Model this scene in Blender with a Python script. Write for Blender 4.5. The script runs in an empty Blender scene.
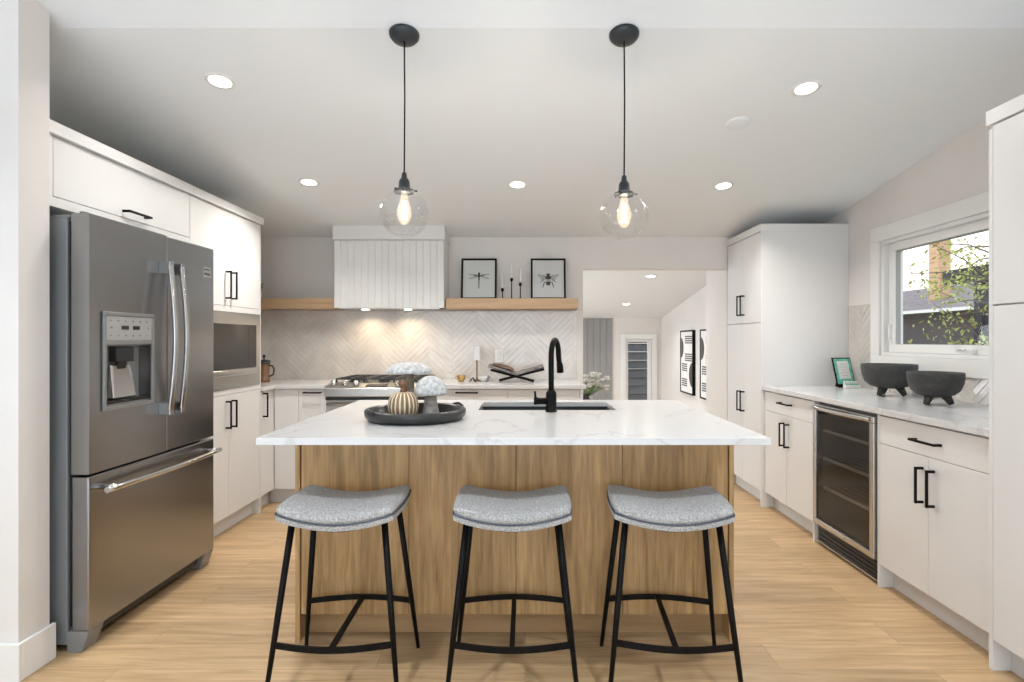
import bpy, bmesh, math, random
from mathutils import Vector, Matrix
random.seed(7)
PI = math.pi
S = bpy.context.scene
COL = S.collection

# ------------------------------------------------------------------ camera
EYE = 1.256
cam = bpy.data.cameras.new('camera'); camo = bpy.data.objects.new('camera', cam); COL.objects.link(camo)
camo.location = (0, 0, EYE); camo.rotation_euler = (PI/2, 0, 0)
cam.sensor_width = 36; cam.lens = 560/1024*36
cam.shift_x = -13/1024; cam.shift_y = -1/1024
cam.clip_start = 0.05
S.camera = camo
# ------------------------------------------------------------------ view
S.view_settings.view_transform = 'Standard'; S.view_settings.look = 'None'
S.view_settings.gamma = 1; S.view_settings.use_curve_mapping = False
S.view_settings.exposure = 0.0
# ------------------------------------------------------------------ world
W = bpy.data.worlds.new('world'); S.world = W; W.use_nodes = True
nt = W.node_tree; bg = nt.nodes['Background']
tc = nt.nodes.new('ShaderNodeTexCoord'); sx = nt.nodes.new('ShaderNodeSeparateXYZ'); rp = nt.nodes.new('ShaderNodeValToRGB')
nt.links.new(tc.outputs['Generated'], sx.inputs[0]); nt.links.new(sx.outputs['Z'], rp.inputs[0]); nt.links.new(rp.outputs[0], bg.inputs[0])
rp.color_ramp.elements[0].position = 0.0; rp.color_ramp.elements[0].color = (.95, .86, .78, 1)
rp.color_ramp.elements[1].position = 0.6; rp.color_ramp.elements[1].color = (.62, .75, .95, 1)
bg.inputs[1].default_value = 2.1
# ------------------------------------------------------------------ lights
def area(name, loc, rot, sx_, sy_, power, color=(1, 1, 1), shape='RECTANGLE', spread=PI):
    l = bpy.data.lights.new(name, 'AREA'); l.shape = shape; l.size = sx_; l.size_y = sy_
    l.energy = power; l.color = color; l.spread = spread
    o = bpy.data.objects.new(name, l); COL.objects.link(o); o.location = loc; o.rotation_euler = rot
    return o
BRK = [2.27, .9]                                  # the ceiling steepens here, then runs flat
def CZ(y):                                        # ceiling height
    z = 2.16 + .136*(4.92 - max(y, BRK[0]))
    if y < BRK[0]: z += .34*(BRK[0] - max(y, BRK[1]))
    return z
def splits(y0, y1):
    e = [y0] + sorted(b for b in BRK if y0 < b < y1) + [y1]
    return list(zip(e, e[1:]))
# added unseen fill lamps behind the camera, in living area and lower room
area('fill_rear', (-.45, -5.9, 1.4), (math.radians(84), 0, 0), 4.8, 2.1, 90, (.74, .875, 1.0))
area('fill_living', (-4.1, -2.2, 1.4), (math.radians(88), 0, math.radians(-90)), 3.6, 1.8, 14, (.74, .875, 1.0))
area('fill_lower_room', (-1.5, 7.0, .9), (math.radians(100), 0, math.radians(-90)), 2.2, 1.3, 62, (.86, .93, 1.0))
LIGHTS = [(-1.431, 2.628), (1.347, 2.684), (-1.451, 3.763), (-.051, 3.80), (1.354, 3.82), (1.41, 6.285), (1.42, 7.85)]
DOWN_W = 8.5
for (lx, ly) in LIGHTS + [(-.2, 6.8), (-.2, 8.2)]:  # last two are unseen lamps added to brighten the lower room
    area('downlight_and_fill', (lx, ly, CZ(ly)-.03), (-math.atan(.136), 0, 0), .10, .10, DOWN_W*(1.35 if 3 < ly < 4 else .56 if ly < 3 else .8), (1.0, .965, .92), 'DISK', math.radians(142))
for lx in (-2.4, -.8, .8):
    for ly in (1.0, -.8, -2.6, -4.4):       # unseen lamps added behind the camera, bounce light to the ceiling
        area('downlight_and_fill', (lx, ly, CZ(ly)-.03), (0, 0, 0), .10, .10, 10.5, (.87, .935, 1.0), 'DISK', math.radians(100))
for hx in (-1.35, -.99):
    area('hood_light', (hx, 4.74, 1.50), (0, 0, 0), .04, .04, 1.5, (1, .80, .56), 'DISK', math.radians(150))

# ------------------------------------------------------------------ materials
def newmat(name):
    m = bpy.data.materials.new(name); m.use_nodes = True
    return m, m.node_tree, m.node_tree.nodes['Principled BSDF']
def N(nt, t, **kw):
    n = nt.nodes.new(t)
    for k, v in kw.items(): setattr(n, k, v)
    return n
def mapping(nt, scale, coord='Object', rand=False):
    tc = N(nt, 'ShaderNodeTexCoord'); mp = N(nt, 'ShaderNodeMapping'); mp.inputs['Scale'].default_value = scale
    nt.links.new(tc.outputs[coord], mp.inputs[0])
    if rand:
        oi = N(nt, 'ShaderNodeObjectInfo'); mul = N(nt, 'ShaderNodeMath', operation='MULTIPLY'); mul.inputs[1].default_value = 37.0
        nt.links.new(oi.outputs['Random'], mul.inputs[0]); cx = N(nt, 'ShaderNodeCombineXYZ')
        for i in range(3): nt.links.new(mul.outputs[0], cx.inputs[i])
        nt.links.new(cx.outputs[0], mp.inputs['Location'])
    return mp.outputs[0]
def mat(name, c, rough=.5, metal=0, noise=0, nscale=8, bump=0, bscale=60, spec=.5, coat=0, stretch=(1, 1, 1), sheen=0):
    m, nt, p = newmat(name)
    p.inputs['Base Color'].default_value = (*c, 1); p.inputs['Roughness'].default_value = rough; p.inputs['Metallic'].default_value = metal
    p.inputs['Specular IOR Level'].default_value = spec
    if coat: p.inputs['Coat Weight'].default_value = coat; p.inputs['Coat Roughness'].default_value = .1
    if sheen: p.inputs['Sheen Weight'].default_value = sheen
    if noise:
        v = mapping(nt, stretch); n = N(nt, 'ShaderNodeTexNoise'); n.inputs['Scale'].default_value = nscale; n.inputs['Detail'].default_value = 6
        nt.links.new(v, n.inputs['Vector']); r = N(nt, 'ShaderNodeValToRGB')
        r.color_ramp.elements[0].position = .3; r.color_ramp.elements[1].position = .7
        r.color_ramp.elements[0].color = (*[max(0, x*(1-noise)) for x in c], 1); r.color_ramp.elements[1].color = (*[min(1, x*(1+noise)) for x in c], 1)
        nt.links.new(n.outputs['Fac'], r.inputs[0]); nt.links.new(r.outputs[0], p.inputs['Base Color'])
    if bump:
        v = mapping(nt, stretch); n = N(nt, 'ShaderNodeTexNoise'); n.inputs['Scale'].default_value = bscale; n.inputs['Detail'].default_value = 4
        nt.links.new(v, n.inputs['Vector']); b = N(nt, 'ShaderNodeBump'); b.inputs['Strength'].default_value = bump; b.inputs['Distance'].default_value = .01
        nt.links.new(n.outputs['Fac'], b.inputs['Height']); nt.links.new(b.outputs[0], p.inputs['Normal'])
    return m
def emis(name, c, s):
    m, nt, p = newmat(name); p.inputs['Base Color'].default_value = (*c, 1)
    p.inputs['Emission Color'].default_value = (*c, 1); p.inputs['Emission Strength'].default_value = s
    return m
def wood(name, dark, light, axis='Z', scale=1.0, rough=.5, fine=.5):
    m, nt, p = newmat(name); L = nt.links
    st = {'X': (.9, 14, 14), 'Y': (14, .9, 14), 'Z': (14, 14, .9)}[axis]
    st2 = {'X': (.35, 3, 3), 'Y': (3, .35, 3), 'Z': (3, 3, .35)}[axis]
    v = mapping(nt, tuple(a*scale for a in st), rand=True); n = N(nt, 'ShaderNodeTexNoise'); n.inputs['Scale'].default_value = 2.2; n.inputs['Detail'].default_value = 9
    n.inputs['Roughness'].default_value = .62; n.inputs['Distortion'].default_value = .6
    L.new(v, n.inputs['Vector'])
    v2 = mapping(nt, tuple(a*scale for a in st2), rand=True); n2 = N(nt, 'ShaderNodeTexNoise'); n2.inputs['Scale'].default_value = 1.6; n2.inputs['Detail'].default_value = 4; n2.inputs['Distortion'].default_value = 1.2
    L.new(v2, n2.inputs['Vector'])
    mx = N(nt, 'ShaderNodeMix'); mx.data_type = 'FLOAT'; mx.inputs[0].default_value = fine
    L.new(n2.outputs['Fac'], mx.inputs[2]); L.new(n.outputs['Fac'], mx.inputs[3])
    r = N(nt, 'ShaderNodeValToRGB'); r.color_ramp.elements[0].position = .33; r.color_ramp.elements[1].position = .66
    r.color_ramp.elements[0].color = (*dark, 1); r.color_ramp.elements[1].color = (*light, 1)
    L.new(mx.outputs[0], r.inputs[0]); L.new(r.outputs[0], p.inputs['Base Color'])
    p.inputs['Roughness'].default_value = rough
    b = N(nt, 'ShaderNodeBump'); b.inputs['Strength'].default_value = .12; b.inputs['Distance'].default_value = .004
    L.new(n.outputs['Fac'], b.inputs['Height']); L.new(b.outputs[0], p.inputs['Normal'])
    return m
def thin_glass(name, tint=(1, 1, 1), gloss=1.0, wavy=0, base=0.0, ior=1.45):
    m, nt, p = newmat(name); L = nt.links; nt.nodes.remove(p); out = nt.nodes['Material Output']
    tr = N(nt, 'ShaderNodeBsdfTransparent'); tr.inputs[0].default_value = (*tint, 1)
    gl = N(nt, 'ShaderNodeBsdfGlossy'); gl.inputs['Roughness'].default_value = .03; gl.inputs[0].default_value = (gloss, gloss, gloss, 1)
    lw = N(nt, 'ShaderNodeFresnel'); lw.inputs[0].default_value = ior
    mr = N(nt, 'ShaderNodeMapRange'); mr.inputs[3].default_value = base; mr.inputs[4].default_value = .9
    ge = N(nt, 'ShaderNodeNewGeometry'); inv = N(nt, 'ShaderNodeMath', operation='SUBTRACT'); inv.inputs[0].default_value = 1; L.new(ge.outputs['Backfacing'], inv.inputs[1])
    mu = N(nt, 'ShaderNodeMath', operation='MULTIPLY'); L.new(mr.outputs[0], mu.inputs[0]); L.new(inv.outputs[0], mu.inputs[1])
    mi = N(nt, 'ShaderNodeMixShader'); L.new(lw.outputs[0], mr.inputs[0]); L.new(mu.outputs[0], mi.inputs[0])
    L.new(tr.outputs[0], mi.inputs[1]); L.new(gl.outputs[0], mi.inputs[2]); L.new(mi.outputs[0], out.inputs[0])
    if wavy:
        v = mapping(nt, (1, 1, 1)); n = N(nt, 'ShaderNodeTexNoise'); n.inputs['Scale'].default_value = 32; n.inputs['Detail'].default_value = 1
        L.new(v, n.inputs['Vector']); b = N(nt, 'ShaderNodeBump'); b.inputs['Strength'].default_value = wavy; b.inputs['Distance'].default_value = .02
        L.new(n.outputs['Fac'], b.inputs['Height']); L.new(b.outputs[0], gl.inputs['Normal']); L.new(b.outputs[0], lw.inputs['Normal'])
    return m
def floor_mat():
    m, nt, p = newmat('oak_floor'); L = nt.links
    v = mapping(nt, (1, 1, 1))
    br = N(nt, 'ShaderNodeTexBrick'); br.offset = .37; br.squash = 1
    br.inputs['Scale'].default_value = 1; br.inputs['Brick Width'].default_value = 1.55; br.inputs['Row Height'].default_value = .178
    br.inputs['Mortar Size'].default_value = .0012; br.inputs['Mortar Smooth'].default_value = .3; br.inputs['Bias'].default_value = 0
    br.inputs['Color1'].default_value = (0, 0, 0, 1); br.inputs['Color2'].default_value = (1, 1, 1, 1); br.inputs['Mortar'].default_value = (.5, .5, .5, 1)
    L.new(v, br.inputs['Vector'])
    # plank-shifted grain
    add = N(nt, 'ShaderNodeVectorMath', operation='MULTIPLY_ADD'); add.inputs[1].default_value = (7, 3, 5); 
    L.new(br.outputs['Color'], add.inputs[0]); L.new(v, add.inputs[2])
    mp = N(nt, 'ShaderNodeMapping'); mp.inputs['Scale'].default_value = (1.1, 15, 1); L.new(add.outputs[0], mp.inputs[0])
    n = N(nt, 'ShaderNodeTexNoise'); n.inputs['Scale'].default_value = 2; n.inputs['Detail'].default_value = 9; n.inputs['Roughness'].default_value = .6; n.inputs['Distortion'].default_value = .8
    L.new(mp.outputs[0], n.inputs['Vector'])
    r = N(nt, 'ShaderNodeValToRGB'); r.color_ramp.elements[0].position = .3; r.color_ramp.elements[1].position = .7
    r.color_ramp.elements[0].color = (.41, .262, .132, 1); r.color_ramp.elements[1].color = (.65, .46, .265, 1)
    L.new(n.outputs['Fac'], r.inputs[0])
    tone = N(nt, 'ShaderNodeMix'); tone.data_type = 'RGBA'; tone.blend_type = 'MULTIPLY'; tone.inputs[0].default_value = 1
    rr = N(nt, 'ShaderNodeValToRGB'); rr.color_ramp.elements[0].color = (.86, .85, .83, 1); rr.color_ramp.elements[1].color = (1.08, 1.06, 1.05, 1)
    L.new(br.outputs['Color'], rr.inputs[0]); L.new(r.outputs[0], tone.inputs[6]); L.new(rr.outputs[0], tone.inputs[7])
    dk = N(nt, 'ShaderNodeMix'); dk.data_type = 'RGBA'; dk.inputs[7].default_value = (.2, .12, .06, 1)
    sc = N(nt, 'ShaderNodeMath', operation='MULTIPLY'); sc.inputs[1].default_value = .6
    L.new(br.outputs['Fac'], sc.inputs[0]); L.new(sc.outputs[0], dk.inputs[0]); L.new(tone.outputs[2], dk.inputs[6])
    L.new(dk.outputs[2], p.inputs['Base Color']); p.inputs['Roughness'].default_value = .42
    b = N(nt, 'ShaderNodeBump'); b.inputs['Strength'].default_value = .08; b.inputs['Distance'].default_value = .004
    L.new(n.outputs['Fac'], b.inputs['Height']); L.new(b.outputs[0], p.inputs['Normal'])
    return m
def quartz_mat():
    m, nt, p = newmat('white_quartz'); L = nt.links
    v = mapping(nt, (1, 1, 1)); n = N(nt, 'ShaderNodeTexNoise'); n.inputs['Scale'].default_value = .75; n.inputs['Detail'].default_value = 6; n.inputs['Distortion'].default_value = 1.2
    L.new(v, n.inputs['Vector']); r = N(nt, 'ShaderNodeValToRGB'); e = r.color_ramp.elements
    e[0].position = .492; e[0].color = (.67, .67, .67, 1); e[1].position = .508; e[1].color = (.67, .67, .67, 1)
    k = e.new(.5); k.color = (.59, .58, .57, 1)
    L.new(n.outputs['Fac'], r.inputs[0]); L.new(r.outputs[0], p.inputs['Base Color']); p.inputs['Roughness'].default_value = .16
    return m
def steel_mat(name, c=(.46, .455, .445), rough=.3, axis='Z'):
    m, nt, p = newmat(name); L = nt.links
    p.inputs['Base Color'].default_value = (*c, 1); p.inputs['Metallic'].default_value = 1
    st = {'Z': (500, 500, 4), 'Y': (500, 4, 500), 'X': (4, 500, 500)}[axis]
    v = mapping(nt, st); n = N(nt, 'ShaderNodeTexNoise'); n.inputs['Scale'].default_value = 2; n.inputs['Detail'].default_value = 3
    L.new(v, n.inputs['Vector']); r = N(nt, 'ShaderNodeMapRange'); r.inputs[3].default_value = rough-.003; r.inputs[4].default_value = rough+.003
    L.new(n.outputs['Fac'], r.inputs[0]); L.new(r.outputs[0], p.inputs['Roughness'])
    return m
def brick_mat(name, c1, c2, mortar, bw, rh, ms):
    m, nt, p = newmat(name); L = nt.links; v = mapping(nt, (1, 1, 1))
    s = N(nt, 'ShaderNodeSeparateXYZ'); c = N(nt, 'ShaderNodeCombineXYZ'); a = N(nt, 'ShaderNodeMath', operation='ADD')
    L.new(v, s.inputs[0]); L.new(s.outputs[0], a.inputs[0]); L.new(s.outputs[1], a.inputs[1]); L.new(a.outputs[0], c.inputs[0]); L.new(s.outputs[2], c.inputs[1])
    b = N(nt, 'ShaderNodeTexBrick'); b.inputs['Scale'].default_value = 1; b.inputs['Brick Width'].default_value = bw; b.inputs['Row Height'].default_value = rh; b.inputs['Mortar Size'].default_value = ms
    b.inputs['Color1'].default_value = (*c1, 1); b.inputs['Color2'].default_value = (*c2, 1); b.inputs['Mortar'].default_value = (*mortar, 1)
    L.new(c.outputs[0], b.inputs['Vector']); L.new(b.outputs[0], p.inputs['Base Color']); p.inputs['Roughness'].default_value = .85
    return m

M = {}
M['wall'] = mat('warm_white_paint', (.77, .74, .71), .85, noise=.02, nscale=3)
M['ceil'] = mat('ceiling_paint', (.84, .87, .89), .9, bump=.05, bscale=300)
M['trim'] = mat('white_trim_paint', (.84, .84, .82), .45)
M['cab'] = mat('white_cabinet_laminate', (.77, .765, .755), .42, noise=.012, nscale=2)
M['cabedge'] = mat('white_cabinet_carcass', (.70, .70, .70), .5)
M['seam'] = mat('cabinet_shadow_gap', (.16, .15, .145), .9)
M['black'] = mat('matte_black_metal', (.005, .0045, .0045), .5, spec=.14)
M['floor'] = floor_mat()
M['quartz'] = quartz_mat()
M['steel'] = steel_mat('brushed_steel', (.345, .35, .36), .25)
M['steel_h'] = steel_mat('brushed_steel_horizontal', (.56, .55, .53), .25, 'Y')
M['steel_x'] = steel_mat('brushed_steel_range', (.56, .54, .51), .28, 'X')
M['steel_d'] = mat('grey_painted_steel', (.20, .21, .22), .5)
M['handle_steel'] = mat('satin_handle_steel', (.42, .42, .42), .24, metal=1)
M['bronze'] = mat('dark_slate_metal', (.030, .036, .042), .35, metal=.2)
M['chrome'] = mat('polished_steel', (.62, .62, .62), .16, metal=1)
M['darkglass'] = mat('dark_glass', (.030, .030, .032), .08, spec=.3)
M['plastic'] = mat('grey_plastic', (.23, .23, .225), .4)
M['liner'] = mat('cooler_liner_grey', (.30, .29, .28), .5)
M['dplastic'] = mat('black_plastic', (.02, .02, .022), .35)
M['oak_v'] = wood('oak_island_veneer', (.24, .135, .046), (.61, .39, .178), 'Z', 1.7, .48, .6)
M['oak_k'] = wood('oak_plinth', (.26, .15, .06), (.46, .29, .14), 'X', 1.0, .5)
M['oak_h'] = wood('oak_shelf', (.40, .255, .14), (.58, .41, .25), 'X', 1.0, .5)
M['tile'] = mat('glossy_taupe_tile', (.64, .60, .56), .11, noise=.10, nscale=6, bump=.5, bscale=16, coat=.5)
M['grout'] = mat('grout', (.56, .53, .50), .9)
M['fabric'] = mat('light_grey_tweed', (.46, .45, .44), .95, noise=.38, nscale=150, bump=.8, bscale=220, sheen=.3)
M['piping'] = mat('slate_piping', (.10, .11, .14), .9)
M['glass'] = thin_glass('window_glass', (.99, .995, .99), .7, 0, 0)
M['globe'] = thin_glass('hammered_glass', (.95, .95, .95), 1.0, 1.0, .07, 1.6)
M['coolglass'] = thin_glass('tinted_cooler_glass', (.62, .60, .57), .7, 0, .03)
M['bulb'] = emis('filament_glow', (1.0, .72, .40), 14)
M['bulbglass'] = thin_glass('bulb_glass', (1.0, .95, .85), .8, 0, .04)
_n = M['bulbglass'].node_tree; _e = _n.nodes.new('ShaderNodeEmission'); _e.inputs[0].default_value = (1, .86, .66, 1); _e.inputs[1].default_value = .35
_a = _n.nodes.new('ShaderNodeAddShader'); _o = _n.nodes['Material Output']; _n.links.new(_o.inputs[0].links[0].from_socket, _a.inputs[0]); _n.links.new(_e.outputs[0], _a.inputs[1]); _n.links.new(_a.outputs[0], _o.inputs[0])
M['lamp'] = emis('downlight_lens', (1.0, .95, .86), 9)
M['blacksink'] = mat('black_granite_composite', (.03, .042, .048), .35)
M['ceramic_w'] = mat('white_ceramic', (.75, .75, .73), .35)
M['gold'] = mat('aged_gold', (.55, .34, .13), .35, metal=.7)
M['brownw'] = mat('brown_wood', (.16, .075, .035), .5, noise=.3, nscale=40)
M['stone_cap'] = mat('mottled_blue_white_stone', (.53, .55, .56), .6, noise=.34, nscale=60, bump=.2, bscale=60)
M['stone_stem'] = mat('grey_stone_stem', (.34, .31, .275), .8, noise=.32, nscale=45, bump=.5, bscale=50)
M['driftwood'] = mat('weathered_wood_stem', (.27, .22, .165), .8, noise=.35, nscale=50, bump=.5, bscale=50)
M['pk_brown'] = mat('pumpkin_brown_slats', (.27, .17, .085), .6, noise=.3, nscale=50)
M['pk_white'] = mat('pumpkin_cream_ribs', (.78, .70, .54), .6)
M['tray'] = mat('charcoal_tray', (.028, .028, .028), .3)
M['bowl'] = mat('charcoal_clay', (.045, .044, .043), .6, noise=.25, nscale=30, bump=.3, bscale=70)
M['paper'] = mat('paper_white', (.80, .80, .78), .8)
M['paperg'] = mat('paper_pale_grey', (.62, .64, .635), .8)
M['ink'] = mat('ink_dark_grey', (.06, .06, .06), .8)
M['inkl'] = mat('ink_light_grey', (.40, .41, .41), .8)
M['candle'] = mat('white_wax', (.85, .83, .79), .5)
M['leaf'] = mat('green_leaf', (.13, .22, .05), .6, noise=.4, nscale=5)
M['leaf_o'] = mat('yellow_green_leaf', (.50, .53, .14), .6, noise=.35, nscale=3)
M['bark'] = mat('bark', (.17, .13, .10), .9, noise=.3, nscale=20)
M['petal'] = mat('white_petal', (.88, .86, .80), .7)
M['mint'] = mat('mint_green_print', (.16, .55, .42), .6, noise=.4, nscale=40)
M['roof'] = mat('grey_brown_shingle', (.25, .20, .185), .9, noise=.25, nscale=6)
M['siding'] = mat('dark_purple_grey_siding', (.105, .09, .095), .85, noise=.12, nscale=3)
M['darkbeam'] = mat('dark_stained_timber', (.045, .04, .045), .8)
M['chimney'] = brick_mat('chimney_brick', (.62, .33, .15), (.72, .43, .22), (.60, .48, .36), .22, .075, .012)
M['ground'] = mat('lawn', (.10, .15, .05), .95, noise=.3, nscale=10)
M['greypanel'] = mat('grey_board', (.30, .295, .29), .7)
M['bluesiding'] = mat('blue_grey_siding', (.17, .175, .18), .7)
M['bookgrey'] = mat('printed_page_grey', (.22, .20, .19), .6, noise=.5, nscale=20)
M['panelgrey'] = mat('control_panel_grey', (.38, .38, .375), .45)
M['rug'] = mat('bounce_rug_white', (.82, .84, .86), .95, noise=.03, nscale=60)
M['amber'] = mat('coffee_amber', (.20, .10, .05), .2)

# ------------------------------------------------------------------ geometry helpers
def BM(): return bmesh.new()
def bx(bm, x0, x1, y0, y1, z0, z1, mi=0):
    x0, x1 = min(x0, x1), max(x0, x1); y0, y1 = min(y0, y1), max(y0, y1); z0, z1 = min(z0, z1), max(z0, z1)
    v = [bm.verts.new(p) for p in [(x0,y0,z0),(x1,y0,z0),(x1,y1,z0),(x0,y1,z0),(x0,y0,z1),(x1,y0,z1),(x1,y1,z1),(x0,y1,z1)]]
    fs = [bm.faces.new([v[i] for i in f]) for f in ((0,3,2,1),(4,5,6,7),(0,1,5,4),(1,2,6,5),(2,3,7,6),(3,0,4,7))]
    for f in fs: f.material_index = mi
    return v
def hexa(bm, pts, mi=0):
    v = [bm.verts.new(p) for p in pts]
    for f in ((0,3,2,1),(4,5,6,7),(0,1,5,4),(1,2,6,5),(2,3,7,6),(3,0,4,7)):
        bm.faces.new([v[i] for i in f]).material_index = mi
def lathe(bm, c, prof, seg=32, mi=0, rfun=None, axis='Z', mfun=None, sx=1, sy=1, smooth=True):
    rings = []
    def P(r, a, h):
        x, y = r*math.cos(a)*sx, r*math.sin(a)*sy
        if axis == 'Z': return (c[0]+x, c[1]+y, c[2]+h)
        if axis == 'Y': return (c[0]+x, c[1]+h, c[2]+y)
        return (c[0]+h, c[1]+x, c[2]+y)
    for (r, h) in prof:
        if r < 1e-5: rings.append([bm.verts.new(P(0, 0, h))])
        else: rings.append([bm.verts.new(P(r*(rfun(2*PI*i/seg, r, h) if rfun else 1), 2*PI*i/seg, h)) for i in range(seg)])
    for a, b in zip(rings, rings[1:]):
        for i in range(seg):
            j = (i+1) % seg
            if len(a) == 1 and len(b) == 1: continue
            if len(a) == 1: f = bm.faces.new((a[0], b[j], b[i]))
            elif len(b) == 1: f = bm.faces.new((a[i], a[j], b[0]))
            else: f = bm.faces.new((a[i], a[j], b[j], b[i]))
            f.smooth = smooth; f.material_index = mfun(i) if mfun else mi
def tube(bm, pts, r, seg=10, mi=0, cap=True, flat=None):
    pts = [Vector(p) for p in pts]; n = len(pts)
    rs = r if isinstance(r, (list, tuple)) else [r]*n
    rings = []; prev = None
    for i, p in enumerate(pts):
        t = (pts[min(i+1, n-1)]-pts[max(i-1, 0)]).normalized()
        if prev is None:
            up = Vector((0, 0, 1)) if abs(t.z) < .9 else Vector((0, 1, 0))
            a = t.cross(up).normalized()
        else:
            a = (prev - t*prev.dot(t)).normalized()
        prev = a; b = t.cross(a).normalized()
        rings.append([bm.verts.new(p + (a*math.cos(2*PI*k/seg) + b*math.sin(2*PI*k/seg)*(flat or 1))*rs[i]) for k in range(seg)])
    for A, B in zip(rings, rings[1:]):
        for k in range(seg):
            j = (k+1) % seg
            f = bm.faces.new((A[k], A[j], B[j], B[k])); f.smooth = True; f.material_index = mi
    if cap:
        bm.faces.new(rings[0][::-1]).material_index = mi; bm.faces.new(rings[-1]).material_index = mi
def ORG(p):
    v = Vector((0, 0, 0))
    while p is not None: v += p.location; p = p.parent
    return v
def obj(name, bm, m, parent=None, bevel=0, seg=2, subsurf=0, label=None):
    if parent is not None: bmesh.ops.translate(bm, verts=bm.verts, vec=-ORG(parent))
    bmesh.ops.recalc_face_normals(bm, faces=bm.faces)
    me = bpy.data.meshes.new(name); bm.to_mesh(me); bm.free()
    for mm in (m if isinstance(m, list) else [m]): me.materials.append(mm)
    o = bpy.data.objects.new(name, me); COL.objects.link(o)
    if parent is not None: o.parent = parent
    if bevel:
        b = o.modifiers.new('bevel', 'BEVEL'); b.width = bevel; b.segments = seg; b.limit_method = 'ANGLE'; b.angle_limit = math.radians(40)
        b.harden_normals = False
    if subsurf:
        s = o.modifiers.new('sub', 'SUBSURF'); s.levels = subsurf; s.render_levels = subsurf
    if label: o['label'] = label
    return o
def tag(o, label, cat, group=None, kind=None):
    o['label'] = label; o['category'] = cat
    if group: o['group'] = group
    if kind: o['kind'] = kind
    return o
def thing(name, label, cat, loc=(0, 0, 0), group=None):
    o = bpy.data.objects.new(name, None); COL.objects.link(o); o.location = loc; o.empty_display_size = .1
    return tag(o, label, cat, group)
def base_origin(o):
    """put the origin of a one-mesh thing at the middle of its base"""
    me = o.data; xs = [v.co for v in me.vertices]
    c = Vector(((min(v.x for v in xs)+max(v.x for v in xs))/2, (min(v.y for v in xs)+max(v.y for v in xs))/2, min(v.z for v in xs)))
    me.transform(Matrix.Translation(-c)); o.location = c
    return o
def single(name, bm, m, label, cat, group=None, **k):
    o = obj(name, bm, m, None, **k); base_origin(o); return tag(o, label, cat, group)
def struct(name, bm, m, parent=None, **k):
    o = obj(name, bm, m, parent, **k)
    if parent is None: o['kind'] = 'structure'
    return o
def copy_tree(o, parent=None):
    c = o.copy(); COL.objects.link(c)
    if parent is not None: c.parent = parent
    for ch in [x for x in bpy.data.objects if x.parent == o]: copy_tree(ch, c)
    return c

# bar pull: square bar on two posts. p = centre on the face, n = outward normal
def pull(parent, p, axis, L, n, name='handle'):
    bm = BM(); p = Vector(p); n = Vector(n); a = Vector({'X': (1,0,0), 'Y': (0,1,0), 'Z': (0,0,1)}[axis])
    t = n.cross(a)
    def blk(c, da, dn, dt):
        h = a*da + n*dn + t*dt; h = Vector([abs(q) for q in h])
        bx(bm, c.x-h.x, c.x+h.x, c.y-h.y, c.y+h.y, c.z-h.z, c.z+h.z)
    blk(p + n*.034, L/2, .0045, .0055)
    for s in (-1, 1): blk(p + n*.015 + a*s*(L/2-.006), .0055, .0149, .0055)
    return obj(name, bm, M['black'], parent, bevel=.0015, label='black bar pull')

# ------------------------------------------------------------------ setting
XL, XR, YB = -2.56, 2.436, 4.92
bm = BM(); bx(bm, -4.2, 2.6, -6, YB+.12, -.15, 0); struct('floor', bm, M['floor'])
bm = BM(); bx(bm, -1.6, 2.4, YB+.12, 9.3, -.90, -.75); struct('floor_lower_room', bm, M['floor'])
bm = BM()
for (ya, yb) in splits(-6.1, 9.3):
    za, zb = CZ(ya), CZ(yb)
    hexa(bm, [(-4.3, ya, za), (2.7, ya, za), (2.7, yb, zb), (-4.3, yb, zb), (-4.3, ya, za+.25), (2.7, ya, za+.25), (2.7, yb, zb+.25), (-4.3, yb, zb+.25)])
struct('ceiling', bm, M['ceil'])
def wallbox(bm, x0, x1, y0, y1, z0=0):   # up to the sloping ceiling
  for (y0, y1) in splits(y0, y1):
    hexa(bm, [(x0,y0,z0),(x1,y0,z0),(x1,y1,z0),(x0,y1,z0),(x0,y0,CZ(y0)),(x1,y0,CZ(y0)),(x1,y1,CZ(y1)),(x0,y1,CZ(y1))])
bm = BM(); wallbox(bm, XL-.12, XL, 2.2001, YB+.12); struct('wall_left', bm, M['wall'])
bm = BM(); wallbox(bm, -4.3, -1.868, 2.065, 2.2); struct('wall_left_return', bm, M['wall'])
bm = BM(); wallbox(bm, -4.3, -4.2, -6, 2.065); struct('wall_left_living', bm, M['wall'])
# rear wall behind the camera with an added wide opening for the fill light
bm = BM()
bx(bm, -4.3, -3.0, -6.12, -6, 0, CZ(-6)); bx(bm, 2.1, 2.6, -6.12, -6, 0, CZ(-6)); bx(bm, -3.0, 2.1, -6.12, -6, 2.5, CZ(-6)); bx(bm, -3.0, 2.1, -6.12, -6, 0, .3)
struct('wall_front', bm, M['wall'])
# back wall: left section and header over the opening
bm = BM(); wallbox(bm, XL, .51, YB, YB+.12); struct('wall_back', bm, M['wall'])
bm = BM(); hexa(bm, [(.51,YB,1.88),(1.776,YB,1.88),(1.776,YB+.12,1.88),(.51,YB+.12,1.88),(.51,YB,CZ(YB)),(1.776,YB,CZ(YB)),(1.776,YB+.12,CZ(YB+.12)),(.51,YB+.12,CZ(YB+.12))])
struct('wall_back_header', bm, M['wall'])
bm = BM(); wallbox(bm, 1.776, XR+.12, YB+.01, 5.49, -.75); struct('wall_passage_right', bm, M['wall'])
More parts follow.
